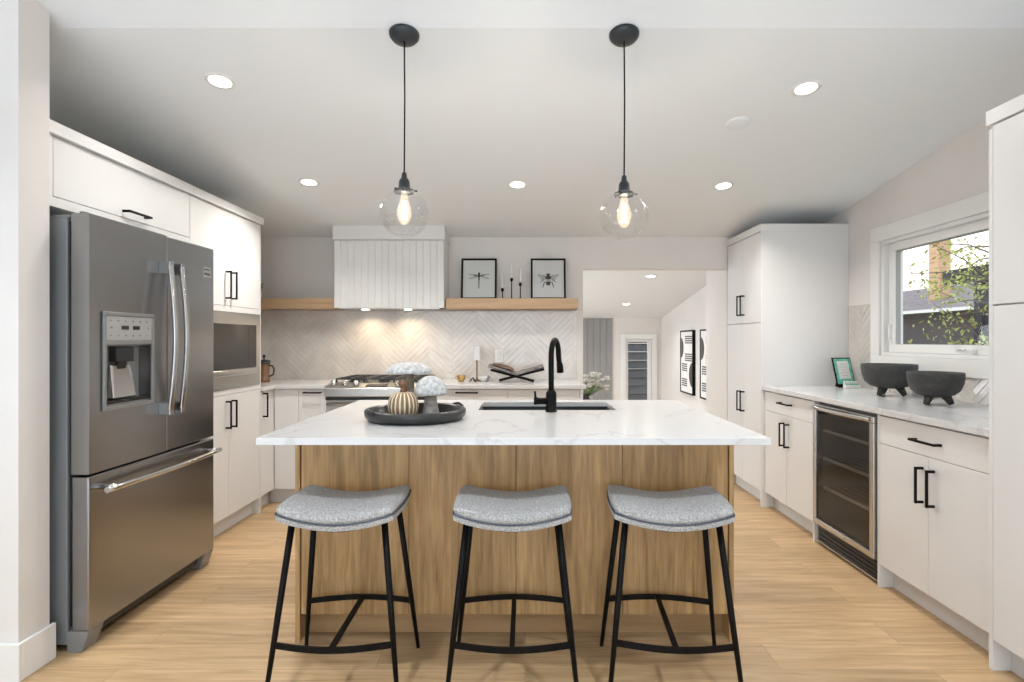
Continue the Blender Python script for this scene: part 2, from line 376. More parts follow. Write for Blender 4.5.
# right wall with window opening
WY0, WY1, WZ0, WZ1 = 2.35, 3.83, 1.15, 1.93
bm = BM()
bx(bm, XR, XR+.14, -6, WY0, 0, 2.0); bx(bm, XR, XR+.14, WY1, YB, 0, 2.0); bx(bm, XR, XR+.14, WY0, WY1, 0, WZ0); bx(bm, XR, XR+.14, WY0, WY1, WZ1, 2.0)
wallbox(bm, XR, XR+.14, -6, YB, 2.0)
struct('wall_right', bm, M['wall'])
# lower room beyond
YF = 8.97
bm = BM(); wallbox(bm, 2.18, 2.3, 5.49, YF, -.75); struct('wall_beyond_right', bm, M['wall'])
bm = BM(); wallbox(bm, -1.6, 1.60, YF, YF+.12, -.75); wallbox(bm, 2.04, 2.3, YF, YF+.12, -.75)
hexa(bm, [(1.60,YF,1.28),(2.04,YF,1.28),(2.04,YF+.12,1.28),(1.60,YF+.12,1.28),(1.60,YF,CZ(YF)),(2.04,YF,CZ(YF)),(2.04,YF+.12,CZ(YF+.12)),(1.60,YF+.12,CZ(YF+.12))])
struct('wall_beyond_back', bm, M['wall'])
bm = BM(); wallbox(bm, -1.7, -1.6, YB+.12, YF, -.75); struct('wall_beyond_left', bm, M['wall'])
bm = BM(); bx(bm, -1.6, 1.776, YB+.10, YB+.119, -.75, -.002); struct('trim_step_riser', bm, M['trim'])
# grey vertical boards on the far wall
bm = BM(); x = .0
while x < 1.40: bx(bm, x, x+.095, YF-.02, YF-.001, -.75, CZ(YF)-.005); x += .1
struct('trim_grey_boards', bm, M['greypanel'], bevel=.004)
# unseen pale rug, added behind the camera to bounce light upward
bm = BM(); bx(bm, -3.9, 1.9, -5.6, .75, .0005, .012); single('bounce_rug', bm, M['rug'], 'added off-white rug behind the kitchen, bounces light to the ceiling', 'rug')
# baseboards
bm = BM(); bx(bm, -4.2, -1.853, 2.05, 2.0649, 0, .14); bx(bm, -1.8679, -1.853, 2.0649, 2.215, 0, .14); struct('baseboard_left', bm, M['trim'], bevel=.003)
bm = BM(); bx(bm, XR-.015, XR-.0005, -6, .99, 0, .14); struct('baseboard_right', bm, M['trim'], bevel=.003)
# far door (glazed) in the lower room
d = bpy.data.objects.new('door_1', None); COL.objects.link(d); d.location = (1.76, YF, -.75); d['kind'] = 'structure'
bm = BM(); bx(bm, 1.53, 1.61, YF-.025, YF-.001, -.75, 1.36); bx(bm, 2.03, 2.11, YF-.025, YF-.001, -.75, 1.36); bx(bm, 1.6101, 2.0299, YF-.025, YF-.001, 1.27, 1.36); obj('door_casing', bm, M['trim'], d, bevel=.003)
bm = BM(); bx(bm, 1.612, 1.655, YF+.02, YF+.06, -.74, 1.268); bx(bm, 1.97, 2.028, YF+.02, YF+.06, -.74, 1.268); bx(bm, 1.6551, 1.9699, YF+.02, YF+.06, 1.225, 1.268); bx(bm, 1.6551, 1.9699, YF+.02, YF+.06, -.74, -.55); obj('door_frame', bm, M['trim'], d, bevel=.002)
bm = BM(); bx(bm, 1.6551, 1.9699, YF+.035, YF+.041, -.55, 1.225); obj('door_glass', bm, M['glass'], d)
# neighbouring siding seen through the door
bm = BM(); z = -.9
while z < 3.0:
    hexa(bm, [(.6,9.9,z),(3.4,9.9,z),(3.4,9.96,z),(.6,9.96,z),(.6,9.93,z+.145),(3.4,9.93,z+.145),(3.4,9.96,z+.145),(.6,9.96,z+.145)]); z += .15
single('siding_wall', bm, M['bluesiding'], 'blue-grey horizontal lap siding seen through the narrow glazed door', 'wall')

# herringbone tiles, laid in a (u, v) plane then mapped to the wall
def herringbone(name, u0, u1, v0, v1, mapf, holes=()):
    Wd, Ln, g = .040, .30, .0035
    bm = BM(); rng = random.Random(3); c, s = math.cos(PI/4), math.sin(PI/4)
    um, vm = (u0+u1)/2, (v0+v1)/2
    def tile(x0, y0, w, h):
        x0 += g/2; y0 += g/2; w -= g; h -= g; e = .004; t = .007
        pts = [(x0,y0,0),(x0+w,y0,0),(x0+w,y0+h,0),(x0,y0+h,0),(x0+e,y0+e,t),(x0+w-e,y0+e,t),(x0+w-e,y0+h-e,t),(x0+e,y0+h-e,t)]
        tx, ty = rng.uniform(-.007, .007), rng.uniform(-.007, .007); cx, cy = x0+w/2, y0+h/2; out = []
        for (a, b, d) in pts:
            if d: d += (a-cx)*tx + (b-cy)*ty
            out.append((um + a*c - b*s, vm + a*s + b*c, d))
        if max(p[0] for p in out) < u0 or min(p[0] for p in out) > u1 or max(p[1] for p in out) < v0 or min(p[1] for p in out) > v1: return
        hexa(bm, out)
    for i in range(-120, 120):
        for j in range(-14, 15):
            ox, oy = i*Wd + j*Ln, i*Wd - j*Ln
            tile(ox, oy, Ln, Wd); tile(ox+Ln, oy+Wd-Ln, Wd, Ln)
    def cut(co, no):
        bmesh.ops.bisect_plane(bm, geom=bm.verts[:]+bm.edges[:]+bm.faces[:], plane_co=co, plane_no=no, clear_outer=True)
    cut((u0,0,0), (-1,0,0)); cut((u1,0,0), (1,0,0)); cut((0,v0,0), (0,-1,0)); cut((0,v1,0), (0,1,0))
    bm2 = BM()
    for (a, b, c_, d_) in [(u0, u1, v0, v1)]: bx(bm2, a, b, c_, d_, 0, .004)
    me = bpy.data.meshes.new('t'); bm2.to_mesh(me); n0 = len(bm.faces); bm.from_mesh(me); bm2.free()
    bm.faces.ensure_lookup_table()
    for f in bm.faces[n0:]: f.material_index = 1
    for v in bm.verts: v.co = mapf(*v.co)
    return struct(name, bm, [M['tile'], M['grout']])
herringbone('trim_backsplash_back', XL+.01, .455, .914, 1.51, lambda u, v, d: Vector((u, YB-.001-d, v)))
herringbone('trim_backsplash_right_far', 3.925, 4.205, .914, 1.51, lambda u, v, d: Vector((XR-.001-d, u, v)))
herringbone('trim_backsplash_right', 2.16, 3.92, .914, 1.048, lambda u, v, d: Vector((XR-.001-d, u, v)))

# window_1 in the right wall
w = bpy.data.objects.new('window_1', None); COL.objects.link(w); w.location = (XR, 3.1, 1.05); w['kind'] = 'structure'
bm = BM(); X0, X1 = XR-.02, XR-.0005
bx(bm, X0, X1, WY0-.09, WY1+.09, WZ1, WZ1+.10); bx(bm, X0, X1, WY0-.09, WY1+.09, WZ0-.10, WZ0-.0); bx(bm, X0, X1, WY0-.09, WY0, WZ0+.0001, WZ1-.0001); bx(bm, X0, X1, WY1, WY1+.09, WZ0+.0001, WZ1-.0001)
obj('casing', bm, M['trim'], w, bevel=.003)
def ring(bm, xa, xb, y0, y1, z0, z1, t):
    bx(bm, xa, xb, y0, y1, z0, z0+t); bx(bm, xa, xb, y0, y1, z1-t, z1); bx(bm, xa, xb, y0, y0+t, z0+t, z1-t); bx(bm, xa, xb, y1-t, y1, z0+t, z1-t)
bm = BM(); ring(bm, XR-.002, XR+.12, WY0+.001, WY1-.001, WZ0+.001, WZ1-.001, .022); obj('jamb', bm, M['trim'], w, bevel=.002)
bm = BM(); ring(bm, XR+.035, XR+.10, WY0+.024, WY1-.024, WZ0+.024, WZ1-.024, .052); obj('sash', bm, M['trim'], w, bevel=.003)
bm = BM(); ring(bm, XR+.052, XR+.08, WY0+.0765, WY1-.0765, WZ0+.0765, WZ1-.0765, .0035); obj('glazing_gasket', bm, M['panelgrey'], w)
bm = BM(); bx(bm, XR+.064, XR+.069, WY0+.080, WY1-.080, WZ0+.080, WZ1-.080); obj('window_glass', bm, M['glass'], w)
bm = BM(); bx(bm, XR+.005, XR+.034, 3.06, 3.18, WZ0+.024, WZ0+.052); tube(bm, [(XR+.004, 3.17, WZ0+.05), (XR-.008, 3.13, WZ0+.057), (XR-.01, 3.09, WZ0+.052)], .006, 8); obj('window_crank', bm, M['trim'], w, bevel=.003)
bm = BM(); bx(bm, XR+.014, XR+.034, WY1-.060, WY1-.046, 1.26, 1.36); obj('window_latch', bm, M['trim'], w, bevel=.003)
# unseen window added behind the camera to go with the fill lamp
w2 = bpy.data.objects.new('added_window', None); COL.objects.link(w2); w2.location = (-.45, -6.06, .3); w2['kind'] = 'structure'
bm = BM()
for (a, b) in ((-2.999, -2.93), (-1.31, -1.24), (.38, .45), (2.03, 2.099)): bx(bm, a, b, -6.09, -6.03, .301, 2.499)
for (a, b) in ((.301, .37), (2.43, 2.499)): bx(bm, -2.999, 2.099, -6.09, -6.03, a, b)
obj('window_frame', bm, M['trim'], w2)

# ------------------------------------------------------------------ downlights
for i, (lx, ly) in enumerate(LIGHTS):
    lab = ['recessed round ceiling light, large, above the refrigerator side', 'recessed round ceiling light, large, above the right counter, beyond the right pendant',
           'recessed ceiling light nearest the tall cabinet with the microwave', 'recessed ceiling light midway between the two pendants, in the middle of the far row',
           'recessed ceiling light of the far row, nearest the tall pantry cabinet', 'recessed light in the ceiling of the room beyond, nearer the opening',
           'recessed light in the ceiling of the room beyond, farther from the opening'][i]
    t = thing('ceiling_light', lab, 'ceiling light', (lx, ly, CZ(ly)), 'recessed ceiling lights')
    bm = BM(); lathe(bm, (lx, ly, CZ(ly)), [(.046, -.001), (.050, -.005), (.066, -.004), (.068, -.0005)], 32); o = obj('trim_ring', bm, M['trim'], t)
    bm = BM(); lathe(bm, (lx, ly, CZ(ly)), [(0, -.0045), (.047, -.0045)], 32, smooth=False); obj('lens', bm, M['lamp'], t)
    t.rotation_euler = (-math.atan(.136), 0, 0)
t = Vector((1.142, 3.0, CZ(3.0)))
bm = BM(); lathe(bm, t, [(0, -.010), (.05, -.010), (.062, -.006), (.064, -.0005)], 32)
single('ceiling_plate', bm, M['ceil'], 'plain round white cover plate on the ceiling right of the pendants', 'cover plate').rotation_euler = (-math.atan(.136), 0, 0)

# ------------------------------------------------------------------ cabinets
def slab(name, parent, x0, x1, y0, y1, z0, z1, m='cab', label=None):
    bm = BM(); bx(bm, x0, x1, y0, y1, z0, z1); return obj(name, bm, M[m], parent, bevel=.0012, seg=1, label=label)
G = .0015
# --- tall cabinet on the left: over-fridge bridge
FX = -1.92
t = thing('over_fridge_cabinet', 'long white lift-up cabinet bridging above the steel refrigerator', 'cabinet', (-2.24, 2.73, 1.80))
bm = BM(); bx(bm, XL+.002, FX-.02, 2.215, 3.208, 1.80, 2.09); obj('body', bm, M['cabedge'], t)
bm = BM(); bx(bm, FX-.0199, FX, 2.215, 3.208, 1.80, 1.84); bx(bm, FX-.0199, FX, 2.215, 2.277, 1.8401, 2.089); obj('rail', bm, M['cab'], t, bevel=.001)
dd = slab('door', t, FX-.0195, FX-.0005, 2.28, 3.207, 1.843, 2.087)
pull(dd, (FX-.0005, 2.75, 1.872), 'Y', .165, (1, 0, 0))
bm = BM(); bx(bm, XL+.002, FX+.02, 2.215, 3.208, 2.0905, 2.14); obj('crown', bm, M['cab'], t, bevel=.001)
# --- microwave tower
y0, y1, ym = 3.21, 4.07, 3.63
t = thing('microwave_tower', 'tall white cabinet tower holding the built-in microwave', 'cabinet', (-2.24, 3.64, 0))
bm = BM()
bx(bm, XL+.002, FX-.02, y0, y0+.018, 0, 2.09); bx(bm, XL+.002, FX, y1-.018, y1, 0, 2.09)
bx(bm, XL+.002, FX-.02, y0+.0181, y1-.0181, .11, .93); bx(bm, XL+.002, FX-.02, y0+.0181, y1-.0181, 1.44, 2.09); bx(bm, XL+.002, XL+.02, y0+.0181, y1-.0181, .93, 1.44)
obj('body', bm, M['cab'], t, bevel=.001)
for (a, b) in ((1.44, 1.475), (.905, .935)): bm = BM(); bx(bm, FX-.0199, FX, y0, y1-.0182, a, b); obj('rail', bm, M['cab'], t, bevel=.001)
for (a, b, hy) in ((y0+G, ym-G, ym-.035), (ym+G, y1-.0182-G, ym+.035)):
    dd = slab('door', t, FX-.0195, FX-.0005, a, b, 1.478, 2.087); pull(dd, (FX-.0005, hy, 1.61), 'Z', .18, (1, 0, 0))
    dd = slab('door', t, FX-.0195, FX-.0005, a, b, .117, .902); pull(dd, (FX-.0005, hy, .775), 'Z', .18, (1, 0, 0))
bm = BM(); bx(bm, FX-.075, FX-.06, y0, y1-.0181, .0, .1095); obj('toe_kick', bm, M['cabedge'], t)
bm = BM(); bx(bm, XL+.002, FX+.02, y0, y1+.004, 2.0905, 2.14); obj('crown', bm, M['cab'], t, bevel=.001)
# --- microwave
t = thing('microwave', 'built-in stainless microwave with dark glass in the white tower', 'microwave', (-2.2, 3.63, .94))
bm = BM(); bx(bm, FX-.4, FX-.021, y0+.04, y1-.05, .95, 1.42); obj('body', bm, M['steel_d'], t)
bm = BM(); bx(bm, FX-.0205, FX+.004, y0+.02, y1-.019, .937, 1.065); bx(bm, FX-.0205, FX+.004, y0+.02, y1-.019, 1.36, 1.438); bx(bm, FX-.0205, FX+.004, y0+.02, y0+.09, 1.0651, 1.3599); bx(bm, FX-.0205, FX+.004, 3.99, y1-.019, 1.0651, 1.3599)
obj('trim_kit', bm, M['steel_h'], t, bevel=.001)
bm = BM(); bx(bm, FX-.0205, FX+.008, y0+.091, 3.868, 1.0655, 1.3595); obj('door_glass', bm, M['darkglass'], t, bevel=.002)
bm = BM(); bx(bm, FX-.0205, FX+.008, 3.871, 3.989, 1.0655, 1.3595); obj('control_panel', bm, M['darkglass'], t, bevel=.002)
bm = BM(); bx(bm, FX+.0045, FX+.014, y0+.091, 3.989, 1.023, 1.062); obj('handle_strip', bm, M['chrome'], t, bevel=.004, label='bright steel door strip')

# --- left corner base and back run, left of range
RX0, RX1 = -1.515, -.75       # range
BF = 4.285                    # back run face
t = thing('corner_base_cabinet', 'small white base cabinet in the corner between tower and back run', 'cabinet', (-2.25, 4.4, 0))
bm = BM(); bx(bm, XL+.002, FX-.02, y1+.002, 4.90, .11, .882); obj('body', bm, M['cabedge'], t)
dd = slab('door', t, FX-.0195, FX-.0005, y1+.005, BF-.003, .117, .878); pull(dd, (FX-.0005, y1+.035, .78), 'Z', .18, (1, 0, 0))
bm = BM(); bx(bm, FX-.075, FX-.06, y1+.002, BF+.06, 0, .1095); obj('toe_kick', bm, M['cabedge'], t)
t = thing('base_cabinet', 'white base cabinet with dark pull, between the corner and the range', 'cabinet', (-1.72, 4.6, 0))
bm = BM(); bx(bm, FX-.018, RX0-.004, BF+.02, 4.90, .11, .882); obj('body', bm, M['cabedge'], t)
slab('door', t, FX+.003, -1.733, BF, BF+.0195, .117, .878)
dd = slab('drawer', t, -1.730, RX0-.022, BF, BF+.0195, .117, .878); pull(dd, (-1.622, BF, .855), 'X', .135, (0, -1, 0))
bm = BM(); bx(bm, RX0-.0205, RX0-.004, BF, BF+.0195, .0, .882); obj('end_panel', bm, M['cab'], t)
bm = BM(); bx(bm, FX-.055, RX0-.0206, BF+.06, BF+.075, 0, .1095); obj('toe_kick', bm, M['cabedge'], t)
# --- back run right of range
t = thing('base_cabinet', 'white base cabinets right of the range, under the book stand', 'cabinet', (-.15, 4.6, 0))
bm = BM(); bx(bm, RX1+.004, .44, BF+.02, 4.90, .11, .882); obj('body', bm, M['cabedge'], t)
for (a, b) in ((RX1+.02, -.139), (-.135, .417)):
    dd = slab('drawer', t, a, b, BF, BF+.0195, .70, .878)
    if a < -.2: pull(dd, ((a+b)/2-.01, BF, .855), 'X', .17, (0, -1, 0))
    m_ = (a+b)/2
    for (c, e) in ((a, m_-G), (m_+G, b)): slab('door', t, c, e, BF, BF+.0195, .117, .697)
bm = BM(); bx(bm, .42, .44, BF, BF+.0195, 0, .882); bx(bm, .42, .44, BF+.0196, 4.9, 0, .1099); obj('end_panel', bm, M['cab'], t)
bm = BM(); bx(bm, RX1+.02, .4195, BF+.06, BF+.075, 0, .1095); obj('toe_kick', bm, M['cabedge'], t)
# worktops
bm = BM()
bx(bm, XL+.002, RX0-.003, BF-.022, YB-.011, .883, .914); bx(bm, XL+.002, FX+.022, y1+.003, BF-.022, .883, .914)
single('worktop', bm, M['quartz'], 'white quartz worktop in the corner left of the range', 'worktop', 'white quartz worktops', bevel=.002)
bm = BM(); bx(bm, RX1+.003, .465, BF-.022, YB-.011, .883, .914)
single('worktop', bm, M['quartz'], 'white quartz worktop on the back run right of the range', 'worktop', 'white quartz worktops', bevel=.002)

# --- right side
RXF = 1.776                  # tall faces and counter edge
BX = 1.80                    # base faces
def tall(y0, y1, label, seam):
    t = thing('tall_cabinet', label, 'cabinet', (2.1, (y0+y1)/2, 0), 'tall white pantry cabinets on the right')
    bm = BM()
    bx(bm, RXF, XR-.002, y0, y0+.018, 0, 2.075) if seam == 'far' else bx(bm, RXF, XR-.002, y1-.018, y1, 0, 2.06)
    bx(bm, RXF+.02, XR-.002, y0+(.0181 if seam == 'far' else 0), y1-(0 if seam == 'far' else .0181), .11, 2.06)
    obj('body', bm, M['cab'], t, bevel=.001)
    bm = BM(); bx(bm, RXF-.008, XR-.002, y0-(.004 if seam == 'far' else 0), y1+(0 if seam == 'far' else .004), 2.0755, 2.13); obj('crown', bm, M['cab'], t, bevel=.001)
    a, b = (y0+.0182+G, y1-G) if seam == 'far' else (y0+G, y1-.0182-G)
    m_ = (a+b)/2 
    for (c, e, hy) in ((a, m_-G, m_-.035), (m_+G, b, m_+.035)):
        for (z0, z1, hz) in ((.117, 1.385, .76), (1.391, 2.07, 1.535)):
            dd = slab('door', t, RXF, RXF+.0195, c, e, z0, z1); pull(dd, (RXF, hy, hz), 'Z', .165, (-1, 0, 0))
    bm = BM(); bx(bm, RXF+.07, RXF+.085, a, b, 0, .1095); obj('toe_kick', bm, M['cabedge'], t)
    return t
tall(4.21, 4.91, 'tall white pantry cabinet beside the opening, with two pairs of black pulls', 'far')
tall(1.0, 2.145, 'tall plain white cabinet at the right edge of the photo', 'near')
def base_r(y0, y1, label):
    t = thing('base_cabinet', label, 'cabinet', (2.1, (y0+y1)/2, 0), 'white base cabinets under the right counter')
    bm = BM(); bx(bm, BX+.02, XR-.002, y0+.0181, y1, .11, .882); bx(bm, BX, XR-.002, y0, y0+.018, 0, .882); obj('body', bm, M['cab'], t, bevel=.001)
    a, b = y0+.0182+G, y1-G; m_ = (a+b)/2
    dd = slab('drawer', t, BX, BX+.0195, a, b, .735, .872); pull(dd, (BX, m_, .835-.02), 'Y', .165, (-1, 0, 0))
    for (c, e, hy) in ((a, m_-G, m_-.035), (m_+G, b, m_+.035)):
        dd = slab('door', t, BX, BX+.0195, c, e, .117, .732); pull(dd, (BX, hy, .60), 'Z', .165, (-1, 0, 0))
    bm = BM(); bx(bm, BX+.07, BX+.085, a, b, 0, .1095); obj('toe_kick', bm, M['cabedge'], t)
base_r(3.484, 4.205, 'white two-door base cabinet with drawer, between pantry and beverage cooler')
t = thing('base_cabinet', 'white two-door base cabinet with drawer, nearest, right of the beverage cooler', 'cabinet', (2.1, 2.5, 0), 'white base cabinets under the right counter')
y0, y1 = 2.148, 2.861
bm = BM(); bx(bm, BX+.02, XR-.002, y0, y1-.0181, .11, .882); bx(bm, BX, XR-.002, y1-.018, y1, 0, .882); obj('body', bm, M['cab'], t, bevel=.001)
a, b = y0+G, y1-.0182-G; m_ = 2.498
dd = slab('drawer', t, BX, BX+.0195, a, b, .735, .872); pull(dd, (BX, m_, .80), 'Y', .165, (-1, 0, 0))
for (c, e, hy) in ((a, m_-G, m_-.035), (m_+G, b, m_+.035)):
    dd = slab('door', t, BX, BX+.0195, c, e, .117, .732); pull(dd, (BX, hy, .60), 'Z', .165, (-1, 0, 0))
bm = BM(); bx(bm, BX+.07, BX+.085, a, b, 0, .1095); obj('toe_kick', bm, M['cabedge'], t)
bm = BM(); bx(bm, RXF, XR-.011, 2.1465, 4.2085, .883, .914)
single('worktop', bm, M['quartz'], 'long white quartz worktop under the window on the right', 'worktop', 'white quartz worktops', bevel=.002)

# --- beverage cooler
c0, c1 = 2.868, 3.478
t = thing('beverage_cooler', 'stainless-framed glass-door beverage cooler under the right counter', 'cooler', (2.1, 3.17, 0))
bm = BM(); bx(bm, BX+.03, XR-.03, c0, c0+.03, .03, .87); bx(bm, BX+.03, XR-.03, c1-.03, c1, .03, .87); bx(bm, BX+.03, XR-.03, c0+.03, c1-.03, .84, .87); bx(bm, BX+.03, XR-.03, c0+.03, c1-.03, .03, .14); bx(bm, XR-.06, XR-.03, c0+.03, c1-.03, .14, .84)
obj('cabinet_body', bm, M['liner'], t)
bm = BM(); ring(bm, BX-.015, BX+.028, c0+.004, c1-.004, .13, .862, .034); obj('door_frame', bm, M['steel_h'], t, bevel=.003)
bm = BM(); bx(bm, BX-.006, BX+.002, c0+.0385, c1-.0385, .1645, .8275); obj('door_glass', bm, M['coolglass'], t)
bm = BM()
n_ = 16; hp = []
for i in range(n_+1):
    u = i/n_; hp.append((BX-.022-.030*math.sin(PI*u)**.6, c0+.02+u*(c1-c0-.04), .845))
tube(bm, hp, .011, 10); obj('door_handle', bm, M['steel_h'], t, label='bowed steel door handle')
for z in (.70, .53, .35):
    bm = BM()
    for k in range(9): tube(bm, [(BX+.08+k*.05, c0+.035, z), (BX+.08+k*.05, c1-.035, z)], .003, 6)
    bx(bm, BX+.035, BX+.045, c0+.033, c1-.033, z-.008, z+.008, 1)
    obj('wire_shelf', bm, [M['chrome'], M['ceramic_w']], t)
bm = BM(); bx(bm, BX+.02, BX+.0295, c0+.005, c1-.005, .015, .125)
for k in range(4): bx(bm, BX+.012, BX+.02, c0+.02, c1-.02, .03+k*.024, .036+k*.024)
obj('toe_grille', bm, M['dplastic'], t)
bm = BM(); bx(bm, BX+.002, BX+.011, c0+.005, c1-.005, .02, .027); obj('grille_trim', bm, M['chrome'], t)
bm = BM(); bx(bm, BX-.0175, BX-.0152, 3.13, 3.20, .142, .154); obj('badge', bm, M['chrome'], t)
for (yy, zz) in ((c0+.05, 0), (c1-.05, 0)): pass
for (xx, yy) in ((BX+.08, c0+.05), (BX+.08, c1-.05), (XR-.1, c0+.05), (XR-.1, c1-.05)): bm = BM(); lathe(bm, (xx, yy, 0), [(0, 0), (.018, 0), (.018, .03)], 12); obj('foot', bm, M['dplastic'], t)

# ------------------------------------------------------------------ refrigerator
FD = -1.75; f0, f1 = 2.248, 3.15; fm = 2.735
t = thing('refrigerator', 'large stainless french-door refrigerator with bottom freezer and water dispenser', 'refrigerator', (-2.1, 2.7, 0))
bm = BM(); bx(bm, -2.5, -1.838, f0, f1, .03, 1.75); obj('body', bm, M['steel_d'], t, bevel=.004)
bm = BM(); bx(bm, -1.8379, -1.822, f0+.012, f1-.012, .10, 1.735); obj('door_gasket', bm, M['dplastic'], t)
# left door with dispenser recess
dy0, dy1, dz0, dz1 = 2.335, 2.612, .985, 1.232
bm = BM()
bx(bm, -1.8215, FD, f0, dy0, .715, 1.766); bx(bm, -1.8215, FD, dy1, fm-.002, .715, 1.766); bx(bm, -1.8215, FD, dy0, dy1, .715, dz0); bx(bm, -1.8215, FD, dy0, dy1, dz1, 1.766); bx(bm, -1.8215, -1.815, dy0, dy1, dz0, dz1)
bmesh.ops.remove_doubles(bm, verts=bm.verts, dist=1e-5)
ld = obj('door', bm, M['steel'], t, label='refrigerator door with the dispenser')
bm = BM(); ring(bm, FD+.0005, FD+.010, 2.315, 2.632, .96, 1.376, .017); bx(bm, FD+.0005, FD+.010, 2.332, 2.615, 1.237, 1.255)
obj('dispenser_frame', bm, M['plastic'], ld, bevel=.003)
bm = BM(); bx(bm, FD+.0005, FD+.007, 2.333, 2.614, 1.256, 1.358); obj('control_panel', bm, M['panelgrey'], ld)
for yy in (2.42, 2.49): bm = BM(); bx(bm, FD+.0072, FD+.009, yy, yy+.042, 1.302, 1.318); obj('display', bm, M['dplastic'], ld)
for k in range(6):
    for zz in (1.335, 1.272): bm = BM(); bx(bm, FD+.0072, FD+.0085, 2.352+k*.045, 2.36+k*.045, zz, zz+.006); obj('button', bm, M['bookgrey'], ld)
for yy in (2.355, 2.585): bm = BM(); bx(bm, FD+.0072, FD+.0085, yy, yy+.010, 1.305, 1.313); obj('button', bm, M['bookgrey'], ld)
bm = BM(); bx(bm, -1.8148, -1.80, dy0+.002, dy1-.002, dz0+.002, dz1-.002); obj('dispenser_recess', bm, M['plastic'], ld)
bm = BM(); bx(bm, -1.7999, -1.765, 2.42, 2.53, 1.16, 1.225); lathe(bm, (-1.785, 2.475, 1.13), [(0, 0), (.018, 0), (.024, .03)], 16); obj('nozzle', bm, M['dplastic'], ld, bevel=.004)
bm = BM(); hexa(bm, [(-1.799,2.40,1.0),(-1.765,2.40,1.0),(-1.765,2.55,1.0),(-1.799,2.55,1.0),(-1.799,2.41,1.15),(-1.785,2.42,1.15),(-1.785,2.53,1.15),(-1.799,2.54,1.15)]); obj('paddle', bm, M['chrome'], ld, bevel=.01)
bm = BM(); bx(bm, -1.7999, FD, dy0+.003, dy1-.003, dz0+.003, dz0+.012); obj('drip_tray', bm, M['dplastic'], ld)
bm = BM(); bx(bm, -1.8215, FD, fm+.002, f1, .715, 1.766); rd = obj('door', bm, M['steel'], t, bevel=.006, seg=3, label='plain refrigerator door')
bm = BM(); bx(bm, FD+.0005, FD+.003, 3.045, 3.115, 1.60, 1.655); obj('badge', bm, M['chrome'], rd)
bm = BM(); bx(bm, FD+.0031, FD+.0036, 3.052, 3.108, 1.638, 1.646); bx(bm, FD+.0031, FD+.0036, 3.052, 3.108, 1.610, 1.625); obj('badge_lettering', bm, M['ink'], rd)
bm = BM(); bx(bm, -1.8215, FD, f0, f1, .085, .705); fz = obj('freezer_drawer', bm, M['steel'], t, bevel=.006, seg=3)
def fhandle(par, yy, mirror):
    bm = BM(); pts = []
    for i in range(13):
        u = i/12; pts.append((FD+.046+.028*math.sin(PI*u), yy, .915+u*.70))
    tube(bm, pts, .012, 14, flat=1.45)
    for zz in (.925, 1.605): bx(bm, FD, FD+.056, yy-.016, yy+.016, zz-.028, zz+.028)
    obj('handle', bm, M['handle_steel'], par, bevel=.003, label='bowed polished steel handle')
fhandle(ld, fm-.045, 1); fhandle(rd, fm+.045, -1)
bm = BM(); pts = [(FD+.05+.02*math.sin(PI*i/12), f0+.03+(f1-f0-.06)*i/12, .645) for i in range(13)]
tube(bm, pts, .0125, 12)
for yy in (f0+.075, f1-.075): tube(bm, [(FD, yy, .648), (FD+.057, yy, .648)], .012, 10)
obj('handle', bm, M['chrome'], fz, label='long polished freezer handle')
bm = BM(); bx(bm, -1.86, -1.79, f0+.09, f1-.09, .035, .08); obj('kick_grille', bm, M['dplastic'], t, bevel=.004)
for (yy0, yy1) in ((f0, f0+.085), (f1-.085, f1)):
    bm = BM(); hexa(bm, [(-1.84,yy0,.0),(-1.78,yy0,.0),(-1.78,yy1,.0),(-1.84,yy1,.0),(-1.84,yy0,.0845),(-1.752,yy0,.0845),(-1.752,yy1,.0845),(-1.84,yy1,.0845)])
    obj('foot_cover', bm, M['plastic'], t, bevel=.004)
bm = BM(); bx(bm, -1.93, -1.78, f0+.01, f0+.07, 1.7505, 1.762); lathe(bm, (-1.80, f0+.04, 1.7665), [(0, 0), (.016, 0), (.016, .012), (0, .012)], 12); obj('hinge', bm, M['plastic'], t, bevel=.002)

# ------------------------------------------------------------------ range hood, range
t = thing('range_hood', 'white fluted box range hood rising to the ceiling above the range', 'range hood', (-1.113, 4.75, 1.52))
bm = BM(); hx0, hx1, hy = -1.577, -.670, 4.62
hexa(bm, [(hx0,hy+.02,1.53),(hx1,hy+.02,1.53),(hx1,YB-.01,1.53),(hx0,YB-.01,1.53),(hx0,hy+.02,2.082),(hx1,hy+.02,2.082),(hx1,YB-.01,2.082),(hx0,YB-.01,2.082)]); obj('body', bm, M['cab'], t)
bm = BM(); hexa(bm, [(hx0-.008,hy-.01,2.0825),(hx1+.008,hy-.01,2.0825),(hx1+.008,YB-.002,2.0825),(hx0-.008,YB-.002,2.0825),(hx0-.008,hy-.01,CZ(hy-.01)-.002),(hx1+.008,hy-.01,CZ(hy-.01)-.002),(hx1+.008,YB-.002,CZ(YB)-.002),(hx0-.008,YB-.002,CZ(YB)-.002)]); obj('fascia', bm, M['cab'], t, bevel=.001)
bm = BM(); nfl = 16; wf = (hx1-hx0)/nfl; ys = []
prof = []
for k in range(nfl):
    xx = hx0+k*wf
    prof += [(xx, hy+.006), (xx+.005, hy+.001), (xx+wf-.005, hy+.001), ]
prof.append((hx1, hy+.006))
bot = [bm.verts.new((x, y, 1.522)) for x, y in prof]; top = [bm.verts.new((x, y, 2.0785)) for x, y in prof]
for i in range(len(prof)-1): bm.faces.new((bot[i], bot[i+1], top[i+1], top[i]))
bb = [bm.verts.new((hx0, hy+.0195, z)) for z in (1.522, 2.0785)]; be = [bm.verts.new((hx1, hy+.0195, z)) for z in (1.522, 2.0785)]
